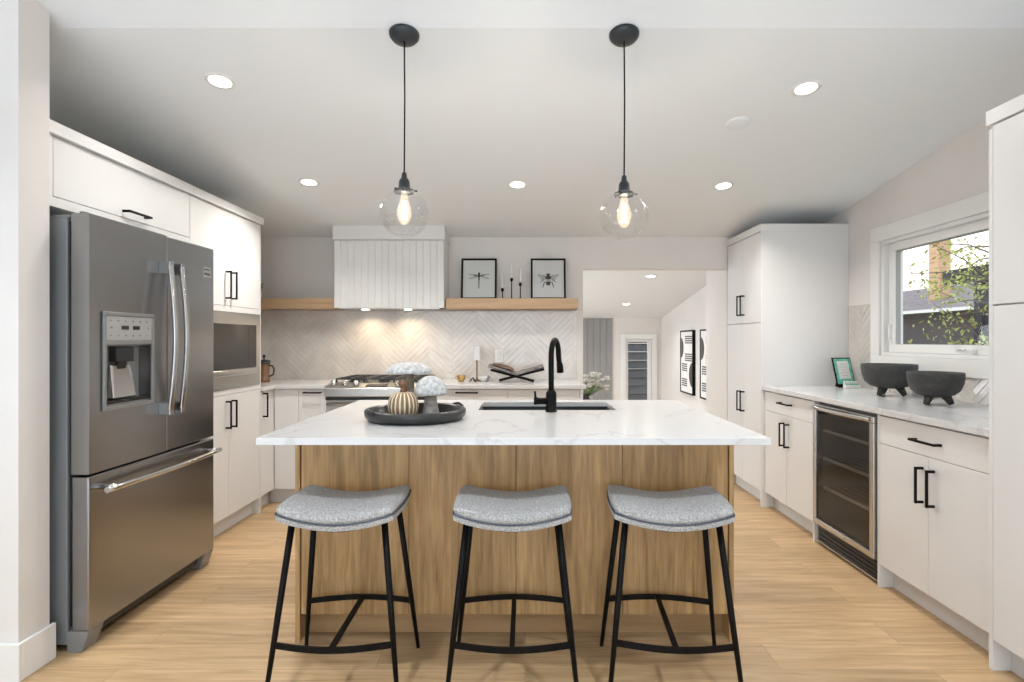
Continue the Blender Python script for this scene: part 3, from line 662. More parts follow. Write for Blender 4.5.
bm.faces.new([bb[0]]+bot+[be[0]]); bm.faces.new([bb[1]]+top+[be[1]]); bm.faces.new((bb[0], be[0], be[1], bb[1])); bm.faces.new((bb[0], bot[0], top[0], bb[1])); bm.faces.new((be[0], bot[-1], top[-1], be[1]))
obj('fluted_front', bm, M['cab'], t)
bm = BM(); bx(bm, hx0+.04, hx1-.04, hy+.03, YB-.03, 1.515, 1.5295); obj('filter_insert', bm, M['steel_x'], t)
for hx in (-1.35, -.99): bm = BM(); lathe(bm, (hx, 4.74, 1.511), [(0, 0), (.03, 0), (.032, .0035)], 20); obj('lamp_lens', bm, M['lamp'], t)

t = thing('range', 'stainless slide-in gas range with black cast grates', 'stove', (-1.13, 4.55, 0))
bm = BM(); bx(bm, RX0, RX1, 4.26, 4.895, .06, .90); obj('body', bm, M['steel_x'], t, bevel=.002)
bm = BM(); bx(bm, RX0-.002+.003, RX1-.001, 4.34, 4.895, .9005, .921); obj('cooktop', bm, M['steel_x'], t, bevel=.004)
bm = BM(); hexa(bm, [(RX0,4.215,.827),(RX1,4.215,.827),(RX1,4.2595,.827),(RX0,4.2595,.827),(RX0,4.215,.893),(RX1,4.215,.893),(RX1,4.339,.925),(RX0,4.339,.925)]); obj('control_panel', bm, M['steel_x'], t, bevel=.006, seg=3)
bm = BM(); sl = math.atan2(.032, .124)
hexa(bm, [(-1.21,4.245,.9035),(-1.05,4.245,.9035),(-1.05,4.305,.919),(-1.21,4.305,.919),(-1.21,4.245,.9055),(-1.05,4.245,.9055),(-1.05,4.305,.921),(-1.21,4.305,.921)]); obj('display', bm, M['darkglass'], t)
for kx in (-1.46, -1.375, -1.29, -.97, -.885, -.80):
    bm = BM(); lathe(bm, (0, 0, 0), [(0, 0), (.024, 0), (.024, .006), (.019, .010), (.017, .034), (0, .036)], 18)
    bmesh.ops.transform(bm, matrix=Matrix.Translation((kx, 4.275, .913)) @ Matrix.Rotation(math.radians(14), 4, 'X'), verts=bm.verts)
    obj('knob', bm, M['chrome'], t)
bm = BM(); bx(bm, RX0+.012, RX1-.012, 4.232, 4.2595, .22, .80)
od = obj('oven_door', bm, M['steel_x'], t, bevel=.004)
bm = BM(); bx(bm, RX0+.09, RX1-.09, 4.228, 4.2318, .33, .70); obj('oven_window', bm, M['darkglass'], od)
bm = BM(); tube(bm, [(RX0+.03, 4.19, .775), (RX1-.03, 4.19, .775)], .013, 12)
for xx in (RX0+.06, RX1-.06): tube(bm, [(xx, 4.19, .775), (xx, 4.232, .775)], .009, 8)
obj('handle', bm, M['steel_x'], od)
bm = BM(); bx(bm, RX0+.004, RX1-.004, 4.24, 4.2595, .801, .826); obj('vent_gap', bm, M['dplastic'], t)
bm = BM(); bx(bm, RX0+.012, RX1-.012, 4.235, 4.2595, .07, .212); obj('storage_drawer', bm, M['steel_x'], t, bevel=.003)
bm = BM(); bx(bm, RX0+.02, RX1-.02, 4.30, 4.88, 0, .059); obj('plinth', bm, M['dplastic'], t)
w_ = (RX1-RX0-.06)/3
for k in range(3):
    a = RX0+.03+k*w_+.004; b = a+w_-.008; bm = BM(); z0, z1 = .944, .956
    for xx in (a, b-.012): bx(bm, xx, xx+.012, 4.38, 4.86, z0, z1)
    for yy in (4.38, 4.61, 4.848): bx(bm, a, b, yy, yy+.012, z0+.0005, z1+.0005)
    m_ = (a+b)/2
    bx(bm, m_-.006, m_+.006, 4.38, 4.86, z0-.0005, z1+.0025)
    for yy in (4.50, 4.73): bx(bm, a, b, yy-.006, yy+.006, z0, z1+.002)
    for xx in (a+.006, b-.006):
        for yy in (4.386, 4.854): bx(bm, xx-.006, xx+.006, yy-.006, yy+.006, .9215, z0)
    obj('grate', bm, M['dplastic'], t, bevel=.002)
    for yy in (4.50, 4.73):
        bm = BM(); lathe(bm, (m_, yy, .9213), [(0, 0), (.045, 0), (.045, .006), (.03, .012), (.03, .018), (0, .018)], 20); obj('burner', bm, M['dplastic'], t)

# ------------------------------------------------------------------ shelves and what stands on them
SZ0, SZ1, SY = 1.517, 1.605, 4.67
bm = BM(); bx(bm, XL+.002, hx0-.009, SY, YB-.0015, SZ0, SZ1); single('floating_shelf', bm, M['oak_h'], 'thick oak floating shelf left of the hood', 'shelf', 'oak floating shelves', bevel=.002)
bm = BM(); bx(bm, hx1+.010, .445, SY, YB-.0015, SZ0, SZ1); single('floating_shelf', bm, M['oak_h'], 'long thick oak floating shelf right of the hood', 'shelf', 'oak floating shelves', bevel=.002)

def picture(x0, x1, label, kind):
    yy = 4.80; h = 1.962; t = thing('framed_print', label, 'picture', ((x0+x1)/2, yy, SZ1), 'black-framed insect prints')
    def P(u, v, d): return (x0+u*(x1-x0), yy - d + (v*.05), SZ1+.0005+v*(h-SZ1))   # leans back
    bm = BM(); fw, fh = .016/(x1-x0), .016/(h-SZ1)
    for (u0, u1, v0, v1) in ((0, 1, 0, fh), (0, 1, 1-fh, 1), (0, fw, fh, 1-fh), (1-fw, 1, fh, 1-fh)):
        hexa(bm, [P(u0,v0,.0),P(u1,v0,.0),P(u1,v0,-.02),P(u0,v0,-.02),P(u0,v1,.0),P(u1,v1,.0),P(u1,v1,-.02),P(u0,v1,-.02)])
    obj('frame', bm, M['black'], t)
    bm = BM(); hexa(bm, [P(fw,fh,-.008),P(1-fw,fh,-.008),P(1-fw,fh,-.012),P(fw,fh,-.012),P(fw,1-fh,-.008),P(1-fw,1-fh,-.008),P(1-fw,1-fh,-.012),P(fw,1-fh,-.012)]); obj('paper', bm, M['paperg'], t)
    bm = BM()
    def ell(cu, cv, ru, rv, ang=0, mi=0, n=18):
        vs = []
        for i in range(n):
            a = 2*PI*i/n; x, y = ru*math.cos(a), rv*math.sin(a)
            X = x*math.cos(ang)-y*math.sin(ang); Y = x*math.sin(ang)+y*math.cos(ang)
            vs.append((cu + X/(x1-x0), cv + Y/(h-SZ1)))
        f = [bm.verts.new(P(a, b, -.0072+mi*-.0002)) for a, b in vs]; fc = bm.faces.new(f); fc.material_index = mi
    if kind == 'dragonfly':
        for s in (-1, 1):
            ell(.5+s*.17, .60, .045, .007, s*.12, 1); ell(.5+s*.17, .53, .042, .008, -s*.22, 1)
            ell(.5+s*.10, .58, .022, .005, s*.35, 0)
        ell(.5, .585, .011, .022); ell(.5, .635, .009, .009); ell(.5, .42, .0042, .062); ell(.5, .51, .006, .03)
    else:
        for s in (-1, 1):
            ell(.5+s*.20, .56, .038, .014, s*.45, 1); ell(.5+s*.14, .50, .025, .010, -s*.1, 1)
            ell(.5+s*.13, .36, .004, .032, s*.3, 0); ell(.5+s*.17, .45, .024, .003, -s*.6, 0); ell(.5+s*.10, .57, .02, .003, s*.6, 0)
        ell(.5, .60, .017, .012); ell(.5, .53, .027, .016); ell(.5, .46, .023, .012, 0, 1); ell(.5, .405, .025, .010); ell(.5, .37, .018, .012)
    obj('insect_drawing', bm, [M['ink'], M['inkl']], t)
picture(-.550, -.244, 'black-framed dragonfly print leaning on the oak shelf, nearer the hood', 'dragonfly')
picture(.050, .351, 'black-framed bee print leaning on the oak shelf, nearer the opening', 'bee')
for (px, zh, zt, lab, labc) in ((502.5, 1.697, 1.808, 'shortest black candlestick on the oak shelf, beside the dragonfly print', 'white taper candle in the shortest candlestick, beside the dragonfly print'),
                     (511.6, 1.783, 1.90, 'tallest black candlestick, middle one on the oak shelf', 'white taper candle in the tallest, middle candlestick'),
                     (520.3, 1.744, 1.868, 'medium-height black candlestick on the oak shelf, nearest the bee print', 'white taper candle in the medium candlestick nearest the bee print')):
    yy = 4.76; x = (px-525)*yy/560; b = SZ1
    bm = BM(); H = zh-b
    lathe(bm, (x, yy, b), [(0, 0), (.034, 0), (.034, .004), (.008, .008), (.0045, .014), (.0045, H-.03), (.012, H-.024), (.013, H-.012), (.010, H), (.0072, H), (.0072, H-.012), (0, H-.012)], 20)
    single('candlestick', bm, M['black'], lab, 'candlestick', 'black candlesticks on the shelf')
    bm = BM(); lathe(bm, (x, yy, zh-.011), [(0, 0), (.007, 0), (.0062, zt-zh), (.003, zt-zh+.009), (0, zt-zh+.011)], 14)
    single('taper_candle', bm, M['candle'], labc, 'candle', 'white taper candles')
# plant on the left shelf, mostly behind the tower
t = thing('potted_plant', 'small green plant on the left oak shelf, peeking past the tower', 'plant', (-2.30, 4.80, SZ1))
bm = BM(); lathe(bm, (-2.30, 4.80, SZ1), [(0, 0), (.035, 0), (.045, .07), (.041, .07), (.038, .06), (0, .06)], 20); obj('pot', bm, M['ceramic_w'], t)
bm = BM(); rg = random.Random(5)
for k in range(40):
    a = rg.uniform(0, 2*PI); el = rg.uniform(.2, 1.3); L = rg.uniform(.06, .14); c0_ = Vector((-2.30, 4.80, SZ1+.06)); d_ = Vector((math.cos(a)*math.cos(el)*.62, math.sin(a)*math.cos(el)*.62, math.sin(el)))
    s_ = d_.cross(Vector((0, 0, 1))).normalized()*.012; tip = c0_+d_*L; mid = c0_+d_*L*.6+Vector((0, 0, .01))
    bm.faces.new([bm.verts.new(p) for p in (c0_, mid-s_, tip, mid+s_)])
obj('foliage', bm, M['leaf'], t)

# ------------------------------------------------------------------ things on the back worktops
CT = .9145
# coffee maker / moka
t = thing('coffee_press', 'dark coffee press in the corner beside the microwave tower', 'coffee maker', (-2.13, 4.56, CT))
cx, cy = -2.125, 4.56
bm = BM(); lathe(bm, (cx, cy, CT), [(0, 0), (.045, 0), (.045, .02), (.041, .022), (.041, .14), (.043, .145)], 24); obj('jug', bm, M['amber'], t)
bm = BM(); lathe(bm, (cx, cy, CT+.1455), [(.046, 0), (.046, .03), (.02, .035), (0, .035)], 24); lathe(bm, (cx, cy, CT+.18), [(.005, 0), (.005, .02), (.012, .025), (.010, .04), (0, .042)], 12); obj('lid', bm, M['dplastic'], t)
bm = BM(); tube(bm, [(cx+.04, cy, CT+.135), (cx+.07, cy, CT+.13), (cx+.082, cy, CT+.10), (cx+.075, cy, CT+.06), (cx+.042, cy, CT+.045)], .007, 8); obj('handle', bm, M['dplastic'], t)
# outlet
t = thing('wall_outlet', 'white outlet plate on the herringbone tile behind the book stand', 'outlet', (-.223, 4.911, 1.07))
bm = BM(); bx(bm, -.262, -.192, 4.903, 4.911, 1.06, 1.175); obj('cover_plate', bm, M['trim'], t, bevel=.002)
bm = BM(); bx(bm, -.244, -.210, 4.9, 4.9028, 1.075, 1.112); bx(bm, -.244, -.210, 4.9, 4.9028, 1.122, 1.16); obj('socket', bm, M['ceramic_w'], t, bevel=.002)
# little lamp
lx, ly = -.400, 4.66
t = thing('table_lamp', 'small table lamp with pale shade and dark stem on the back counter', 'lamp', (lx, ly, CT))
bm = BM(); lathe(bm, (lx, ly, CT), [(0, 0), (.032, 0), (.032, .006), (.010, .012), (.0055, .03), (.0055, .19)], 20); obj('stem', bm, M['brownw'], t)
bm = BM(); lathe(bm, (lx, ly, CT+.175), [(.037, 0), (.024, .115), (.022, .115), (.035, 0), (.037, 0)], 28); obj('lamp_shade', bm, M['paperg'], t)
# gold pot
bm = BM(); gx, gy = -.525, 4.62
lathe(bm, (gx, gy, CT), [(0, 0), (.022, 0), (.030, .02), (.036, .05), (.030, .052), (.026, .02), (0, .01)], 20)
tube(bm, [(gx-.032, gy, CT+.042), (gx-.048, gy, CT+.036), (gx-.046, gy, CT+.022), (gx-.030, gy, CT+.02)], .004, 8)
single('gold_cup', bm, M['gold'], 'small aged gold cup left of the table lamp', 'cup')
bm = BM(); gx = -.335
lathe(bm, (gx, gy, CT), [(0, 0), (.026, 0), (.040, .018), (.050, .042), (.047, .042), (.036, .02), (0, .008)], 24)
single('small_dish', bm, M['ceramic_w'], 'small cream footed dish between the table lamp and book stand', 'dish')
bm = BM(); gx, gy = -.425, 4.57
for s in (-1, 1): hexa(bm, [(gx+s*.03,gy-.012,CT),(gx+s*.018,gy-.012,CT),(gx+s*.018,gy+.012,CT),(gx+s*.03,gy+.012,CT),(gx+s*.005,gy-.012,CT+.035),(gx-s*.003,gy-.012,CT+.035),(gx-s*.003,gy+.012,CT+.035),(gx+s*.005,gy+.012,CT+.035)])
single('black_ornament', bm, M['black'], 'tiny black arched ornament in front of the table lamp', 'ornament')
# book stand + open book
sxc, syc = -.075, 4.60
t = thing('book_stand', 'black folding cross-legged book stand on the back counter', 'book stand', (sxc, syc, CT))
def board(bm, p0, p1, th, ya, yb, mi=0):
    p0, p1 = Vector((p0[0], 0, p0[1])), Vector((p1[0], 0, p1[1])); d_ = (p1-p0).normalized(); n_ = Vector((-d_.z, 0, d_.x))*th
    q = [p0, p1, p1+n_, p0+n_]
    hexa(bm, [(q[0].x,ya,q[0].z),(q[1].x,ya,q[1].z),(q[1].x,yb,q[1].z),(q[0].x,yb,q[0].z),(q[3].x,ya,q[3].z),(q[2].x,ya,q[2].z),(q[2].x,yb,q[2].z),(q[3].x,yb,q[3].z)], mi)
bm = BM(); board(bm, (sxc-.205, CT+.092), (sxc+.145, CT+.001), .016, syc-.09, syc+.0), obj('cradle_board', bm, M['black'], t)
bm = BM(); board(bm, (sxc-.135, CT+.001), (sxc+.235, CT+.092), .016, syc+.001, syc+.09), obj('cradle_board', bm, M['black'], t)
t = thing('open_book', 'open picture book resting on the black book stand', 'book', (sxc, syc, CT+.06))
bm = BM(); board(bm, (sxc-.22, CT+.131), (sxc+.0, CT+.062), .014, syc-.12, syc+.12); board(bm, (sxc+.004, CT+.060), (sxc+.225, CT+.124), .014, syc-.12, syc+.12); obj('pages', bm, M['bookgrey'], t)
bm = BM(); board(bm, (sxc-.222, CT+.1265), (sxc+.0, CT+.057), .004, syc-.125, syc+.125); board(bm, (sxc+.004, CT+.0555), (sxc+.228, CT+.1195), .004, syc-.125, syc+.125); obj('cover', bm, M['ink'], t)
bm = BM(); pts = [(-.19, .149), (-.13, .143), (-.07, .128), (-.02, .098)]
for (a, b) in zip(pts, pts[1:]): board(bm, (sxc+a[0], CT+a[1]-.012), (sxc+b[0], CT+b[1]-.012), .012, syc-.10, syc+.10)
obj('raised_pages', bm, M['brownw'], t, label='curled brown-printed pages')

# ------------------------------------------------------------------ island
IZ = .906; ix0, ix1 = -.955, .868; iy = 2.33; iyb = 3.22
t = thing('kitchen_island', 'oak-clad kitchen island base behind the three stools', 'kitchen island', (-.044, 2.8, 0))
for (a, b, nm) in ((ix0, ix0+.020, 'side_panel'), (ix1-.020, ix1, 'side_panel')):
    bm = BM(); bx(bm, a, b, iy-.004, iyb, 0, IZ-.0265); obj(nm, bm, M['oak_v'], t, bevel=.001)
seams = [(x-525)*iy/560 for x in (301.6, 409, 516, 622.5, 727)]
seams[0] = ix0+.023; seams[-1] = ix1-.023
for a, b in zip(seams, seams[1:]):
    bm = BM(); bx(bm, a+.0012, b-.0012, iy, iy+.018, .115, IZ-.0265); obj('front_panel', bm, M['oak_v'], t, bevel=.001)
SKX0, SKX1, SKY0, SKY1 = -.235, .458, 2.80, 3.165
bm = BM(); bx(bm, ix0+.021, SKX0-.03, iy+.0185, iyb, .115, IZ-.0265); bx(bm, SKX1+.03, ix1-.021, iy+.0185, iyb, .115, IZ-.0265); bx(bm, SKX0-.0299, SKX1+.0299, iy+.0185, SKY0-.03, .115, IZ-.0265); bx(bm, SKX0-.0299, SKX1+.0299, SKY0-.0299, iyb, .115, .60)
obj('carcass', bm, M['seam'], t)
bm = BM(); bx(bm, ix0+.0205, ix1-.0205, iy+.08, iy+.098, 0, .1145); obj('toe_kick', bm, M['oak_k'], t)
for k in range(4):
    a = ix0+.023+k*(ix1-ix0-.046)/4; b = a+(ix1-ix0-.046)/4
    bm = BM(); bx(bm, a+.001, b-.001, iyb+.0005, iyb+.019, .115, IZ-.03); obj('rear_door', bm, M['oak_v'], t, bevel=.001)
# slab with a cut-out for the sink
sy0, sy1, sl0, sl1 = 2.0, 3.27, -.962, .879
bm = BM(); xs = [sl0, SKX0, SKX1, sl1]; ysl = [sy0, SKY0, SKY1, sy1]
gv = {}
for zi, z in enumerate((IZ-.026, IZ)):
    for i, x in enumerate(xs):
        for j, y in enumerate(ysl): gv[i, j, zi] = bm.verts.new((x, y, z))
for i in range(3):
    for j in range(3):
        if (i, j) == (1, 1): continue
        for zi in (0, 1): bm.faces.new([gv[i,j,zi], gv[i+1,j,zi], gv[i+1,j+1,zi], gv[i,j+1,zi]])
def side(a, b): bm.faces.new([gv[(*a,0)], gv[(*b,0)], gv[(*b,1)], gv[(*a,1)]])
for i in range(3): side((i,0),(i+1,0)); side((i,3),(i+1,3)); side((0,i),(0,i+1)); side((3,i),(3,i+1))
side((1,1),(2,1)); side((2,1),(2,2)); side((2,2),(1,2)); side((1,2),(1,1))
single('island_countertop', bm, M['quartz'], 'white quartz slab with faint grey veins on the island', 'countertop', bevel=.002)
# sink: open box
bm = BM(); th = .012
def openbox(bm, x0, x1, y0, y1, z0, z1, t):
    bx(bm, x0, x1, y0, y1, z0, z0+t); bx(bm, x0, x0+t, y0, y1, z0+t, z1); bx(bm, x1-t, x1, y0, y1, z0+t, z1); bx(bm, x0+t, x1-t, y0, y0+t, z0+t, z1); bx(bm, x0+t, x1-t, y1-t, y1, z0+t, z1)
t = thing('sink', 'black undermount sink set in the island countertop', 'sink', (.11, 2.98, .66))
openbox(bm, SKX0-.012, SKX1+.012, SKY0-.012, SKY1+.012, .66, IZ-.0268, .0125); obj('basin', bm, M['blacksink'], t)
bm = BM(); lathe(bm, (.11, 2.98, .673), [(0, .003), (.03, .003), (.045, .004), (.047, 0)], 24); obj('drain', bm, M['chrome'], t)
# faucet
fx, fy = .128, 2.735
t = thing('faucet', 'black gooseneck kitchen faucet on the island in front of the sink', 'faucet', (fx, fy, IZ))
bm = BM(); lathe(bm, (fx, fy, IZ+.0002), [(0, 0), (.029, 0), (.029, .005), (.026, .007), (.026, .085), (.024, .095), (.0165, .105)], 28); obj('base', bm, M['black'], t)
bm = BM(); ux, uy = .34, .94; R = .085; top = IZ+.265
pts = [(fx, fy, IZ+.10), (fx, fy, IZ+.18), (fx, fy, top)]
for k in range(1, 13):
    a = PI*k/12*1.0; r_ = R*(1-math.cos(a)); pts.append((fx+ux*r_*.75, fy+uy*r_*.75, top+R*math.sin(a)))
ex, ey = pts[-1][0], pts[-1][1]; pts.append((ex+.004, ey+.01, top-.03))
tube(bm, pts, .0135, 14); obj('neck', bm, M['black'], t)
bm = BM(); tube(bm, [(ex+.004, ey+.01, top-.03), (ex+.008, ey+.018, top-.05), (ex+.010, ey+.022, top-.082)], [.0145, .0165, .0175], 14); obj('spray_head', bm, M['black'], t)
bm = BM(); tube(bm, [(fx-.02, fy, IZ+.052), (fx-.062, fy, IZ+.052)], .016, 14); tube(bm, [(fx-.062, fy, IZ+.052), (fx-.085, fy, IZ+.052)], .018, 14); tube(bm, [(fx-.076, fy, IZ+.066), (fx-.080, fy-.004, IZ+.10)], [.006, .005], 8); obj('lever', bm, M['black'], t)

# ------------------------------------------------------------------ tray and ornaments
tx, ty = -.483, 2.48
bm = BM(); R = .222
prof = [(0, .004), (R*.83, .004), (R*.88, .010), (R*.90, .040), (R*.93, .048), (R*.97, .049), (R*1.0, .040), (R*.99, .020), (R*.90, .0), (0, .0)]
def rf(a, r, h):
    return 1.0
lathe(bm, (tx, ty, IZ+.0005), prof, 64, rfun=rf)
t = thing('round_tray', 'round black tray with raised rim on the island', 'tray', (tx, ty, IZ))
obj('tray_body', bm, M['tray'], t)
for (a0) in (math.radians(38), math.radians(218)):
    bm = BM(); pts = []
    for i in range(11):
        a = a0-.20+.40*i/10; pts.append((tx+R*.985*math.cos(a), ty+R*.985*math.sin(a), IZ+.046+.010*math.sin(PI*i/10)))
    tube(bm, pts, .006, 8); obj('grip', bm, M['tray'], t)
TF = IZ+.0052
# pumpkin
px, py = -.522, 2.40
t = thing('striped_pumpkin', 'striped brown and cream wooden pumpkin with stem on the tray', 'pumpkin', (px, py, TF))
bm = BM(); seg = 120; nr = 20
def rr(a, r, h): return 1 + .035*(abs(math.cos(a*nr/2))**.6)
prof = [(0, .004), (.026, 0), (.047, .012), (.059, .035), (.064, .064), (.058, .096), (.043, .117), (.020, .123), (0, .117)]
lathe(bm, (px, py, TF), prof, seg, rfun=rr, mfun=lambda i: 1 if (i % 6) in (0, 5) else 0)
obj('body', bm, [M['pk_brown'], M['pk_white']], t)
bm = BM(); tube(bm, [(px, py, TF+.114), (px+.002, py, TF+.132), (px, py, TF+.148), (px-.004, py, TF+.166)], [.016, .014, .017, .022], 10); tube(bm, [(px-.01, py, TF+.158), (px-.018, py, TF+.176)], [.008, .004], 6); tube(bm, [(px+.008, py, TF+.158), (px+.016, py-.003, TF+.174)], [.008, .004], 6); obj('stem', bm, M['brownw'], t)
# mushrooms
def mushroom(x, y, capr, caph, caplow, stem, m, label, cap_m='stone_cap'):
    t = thing('mushroom_ornament', label, 'ornament', (x, y, TF), 'stone mushroom ornaments')
    bm = BM(); lathe(bm, (x, y, TF), stem, 24, rfun=lambda a, r, h: 1+.04*math.sin(3*a+h*40)); obj('stem', bm, M[m], t)
    bm = BM(); P = [(0, caplow+.004), (capr*.5, caplow+.002), (capr*.95, caplow-.003)]
    for k in range(0, 11):
        a = PI/2*k/10; P.append((capr*math.cos(a), caplow+caph*math.sin(a)))
    P[-1] = (0, caplow+caph)
    lathe(bm, (x, y, TF), P, 40); obj('cap', bm, M[cap_m], t)
mushroom(-.535, 2.585, .104, .048, .196, [(0, 0), (.040, 0), (.036, .05), (.026, .11), (.021, .198), (0, .198)], 'driftwood', 'taller mushroom ornament with wide flat white cap, behind the pumpkin')
mushroom(-.416, 2.47, .073, .080, .108, [(0, 0), (.042, 0), (.038, .02), (.030, .06), (.024, .110), (0, .110)], 'stone_stem', 'shorter mushroom ornament with domed white cap, right of the pumpkin')

# ------------------------------------------------------------------ stools
def make_stool(x, y, label):
    t = thing('counter_stool', label, 'stool', (x, y, 0), 'counter stools at the island')
    sd = lambda u: .036*(abs(u)**1.8)
    Wd, Dp = .209, .160
    def outline(u, v):      # u, v in -1..1 -> rounded, gently bowed rectangle
        k = .82; X = u*math.sqrt(1-.05*v*v*u*u-.04*v*v); Y = v*math.sqrt(1-.13*u**4)
        return X*Wd*1.03, Y*Dp*1.05
    def cushion(zlow, zhigh, sc, rnd, edge_drop, n=16):
        bm = BM(); top = {}; bot = {}
        for i in range(n+1):
            for j in range(n+1):
                u, v = -1+2*i/n, -1+2*j/n; X, Y = outline(u, v)
                e = max(abs(u), abs(v)); X *= sc; Y *= sc
                dz = edge_drop*(max(0, (e-.55)/.45)**2.2)
                top[i, j] = bm.verts.new((x+X, y+Y, zhigh+sd(u)-dz)); 
                bot[i, j] = bm.verts.new((x+X*.995, y+Y*.995, zlow+sd(u)))
        for i in range(n):
            for j in range(n):
                for d_, fl in ((top, 0), (bot, 1)):
                    f = bm.faces.new([d_[i,j], d_[i+1,j], d_[i+1,j+1], d_[i,j+1]]); f.smooth = True
        for i in range(n):
            for (a, b) in (((i,0),(i+1,0)), ((i,n),(i+1,n)), ((0,i),(0,i+1)), ((n,i),(n,i+1))):
                f = bm.faces.new([top[a], top[b], bot[b], bot[a]]); f.smooth = True
        return bm
    def rim(z, sc, r):
        bm = BM(); n = 20; P = []
        for i in range(n): u, v = -1+2*i/n, -1; P.append((u, v))
        for i in range(n): P.append((1, -1+2*i/n))
        for i in range(n): P.append((1-2*i/n, 1))
        for i in range(n): P.append((-1, 1-2*i/n))
        P.append(P[0]); pts = []
        for u, v in P: X, Y = outline(u, v); pts.append((x+X*sc, y+Y*sc, z+sd(u)))
        tube(bm, pts, r, 8, cap=False); return bm
    obj('seat_cushion', cushion(.615, .657, 1.0, 0, .014), M['fabric'], t, subsurf=1)
    obj('piping', rim(.6165, .995, .0028), M['piping'], t, label='dark piping line round the seat')
    obj('seat_band', cushion(.594, .614, 1.0, 0, .0), M['fabric'], t, bevel=.004)
    bm = cushion(.587, .593, .88, 0, 0); obj('seat_plate', bm, M['black'], t)
    def leg(sx_, sy_, foot=True):
        bm = BM(); a = Vector((x+sx_*.163, y+sy_*.112, .588+sd(.75))); b = Vector((x+sx_*.228, y+sy_*.190, 0))
        tube(bm, [a, a.lerp(b, .5), b+Vector((0, 0, .001))], [.0118, .0110, .0075], 12)
        obj('leg', bm, M['black'], t); return a, b
    L = {}
    for sx_ in (-1, 1):
        for sy_ in (-1, 1): L[sx_, sy_] = leg(sx_, sy_)
    zf = .205
    mids = {}
    for sy_ in (-1, 1):
        def at(s):
            a, b = L[s, sy_]; u = (a.z-zf)/(a.z-b.z); return a.lerp(b, u)
        p, q = at(-1), at(1); bm = BM(); pts = []
        for i in range(13):
            u = i/12; c_ = p.lerp(q, u); c_.y += sy_*.035*math.sin(PI*u); pts.append(c_)
        mids[sy_] = pts[6].copy()
        # flat bar
        prev = None
        for c_ in pts:
            vs = [bm.verts.new(c_+Vector((0, dy, dz))) for dy, dz in ((-.004, -.0105), (.004, -.0105), (.004, .0105), (-.004, .0105))]
            if prev:
                for k in range(4): bm.faces.new((prev[k], prev[(k+1) % 4], vs[(k+1) % 4], vs[k]))
            else: bm.faces.new(vs[::-1])
            prev = vs
        bm.faces.new(prev)
        obj('foot_rail', bm, M['black'], t)
    bm = BM(); a, b = mids[-1]+Vector((0, .004, 0)), mids[1]-Vector((0, .004, 0)); bx(bm, a.x-.009, a.x+.009, a.y, b.y, zf-.006, zf+.006); obj('stretcher', bm, M['black'], t)
    return t
st = make_stool(-.044, 2.095, 'middle grey saddle-seat counter stool with black legs, facing the island squarely')
for (x, rz, lab) in ((-.662, math.radians(.6), 'grey saddle-seat counter stool with black legs, nearest the refrigerator'), (.528, math.radians(-4), 'grey saddle-seat counter stool with black legs, nearest the beverage cooler')):
    c = copy_tree(st); c.location.x = x; c.rotation_euler.z = rz; c['label'] = lab

# ------------------------------------------------------------------ pendants
def pendant(x, zc, lab):
    y = 2.305; zt = CZ(y); t = thing('pendant_light', lab, 'pendant light', (x, y, zc), 'clear globe pendants over the island')
    bm = BM(); lathe(bm, (0, 0, 0), [(0, -.030), (.02, -.030), (.05, -.024), (.061, -.010), (.062, 0), (0, 0)], 36)
    bmesh.ops.transform(bm, matrix=Matrix.Translation((x, y, zt-.0005)) @ Matrix.Rotation(-math.atan(.136), 4, 'X'), verts=bm.verts); obj('canopy', bm, M['bronze'], t)
    bm = BM(); tube(bm, [(x, y, zt-.02), (x+.002, y, (zt+zc)/2+.1), (x, y, zc+.165)], .0032, 8); obj('cord', bm, M['black'], t)
    bm = BM(); lathe(bm, (x, y, zc+.085), [(.040, -.002), (.042, .004), (.040, .010), (.024, .016), (.022, .045), (.016, .056), (.012, .060), (.010, .078), (.004, .085), (0, .085)], 28)
    for a in (0, 2.09, 4.19): tube(bm, [(x+.036*math.cos(a), y+.036*math.sin(a), zc+.090), (x+.054*math.cos(a), y+.054*math.sin(a), zc+.090)], .004, 8)
    obj('socket', bm, M['bronze'], t)
    bm = BM(); P = []
    for k in range(0, 25):
        a = -PI/2 + k*(PI-.42)/24; P.append((max(.0, .100*math.cos(a)) if k else 0, .100*math.sin(a)))
    P.append((.040, .098))
    lathe(bm, (x, y, zc), P, 48); obj('glass_globe', bm, M['globe'], t)
    bm = BM(); lathe(bm, (x, y, zc), [(0, -.048), (.012, -.045), (.022, -.03), (.029, -.005), (.027, .02), (.017, .05), (.013, .075), (.013, .083)], 24); b = obj('bulb', bm, M['bulbglass'], t)
    bm = BM(); 
    for k in range(6):
        a = k*PI/3; tube(bm, [(x+.005*math.cos(a), y+.005*math.sin(a), zc+.05), (x+.010*math.cos(a), y+.010*math.sin(a), zc-.026)], .0022, 6)
    obj('filament', bm, M['bulb'], b)
    l = bpy.data.lights.new('bulb_glow', 'POINT'); l.energy = 6; l.color = (1, .90, .78); l.shadow_soft_size = .02
    lo = bpy.data.objects.new('bulb_glow', l); COL.objects.link(lo); lo.location = (x, y, zc)
pendant(-.497, 1.778, 'clear glass globe pendant on black cord, nearer the refrigerator')
pendant(.408, 1.766, 'clear glass globe pendant on black cord, nearer the window, hanging slightly lower')

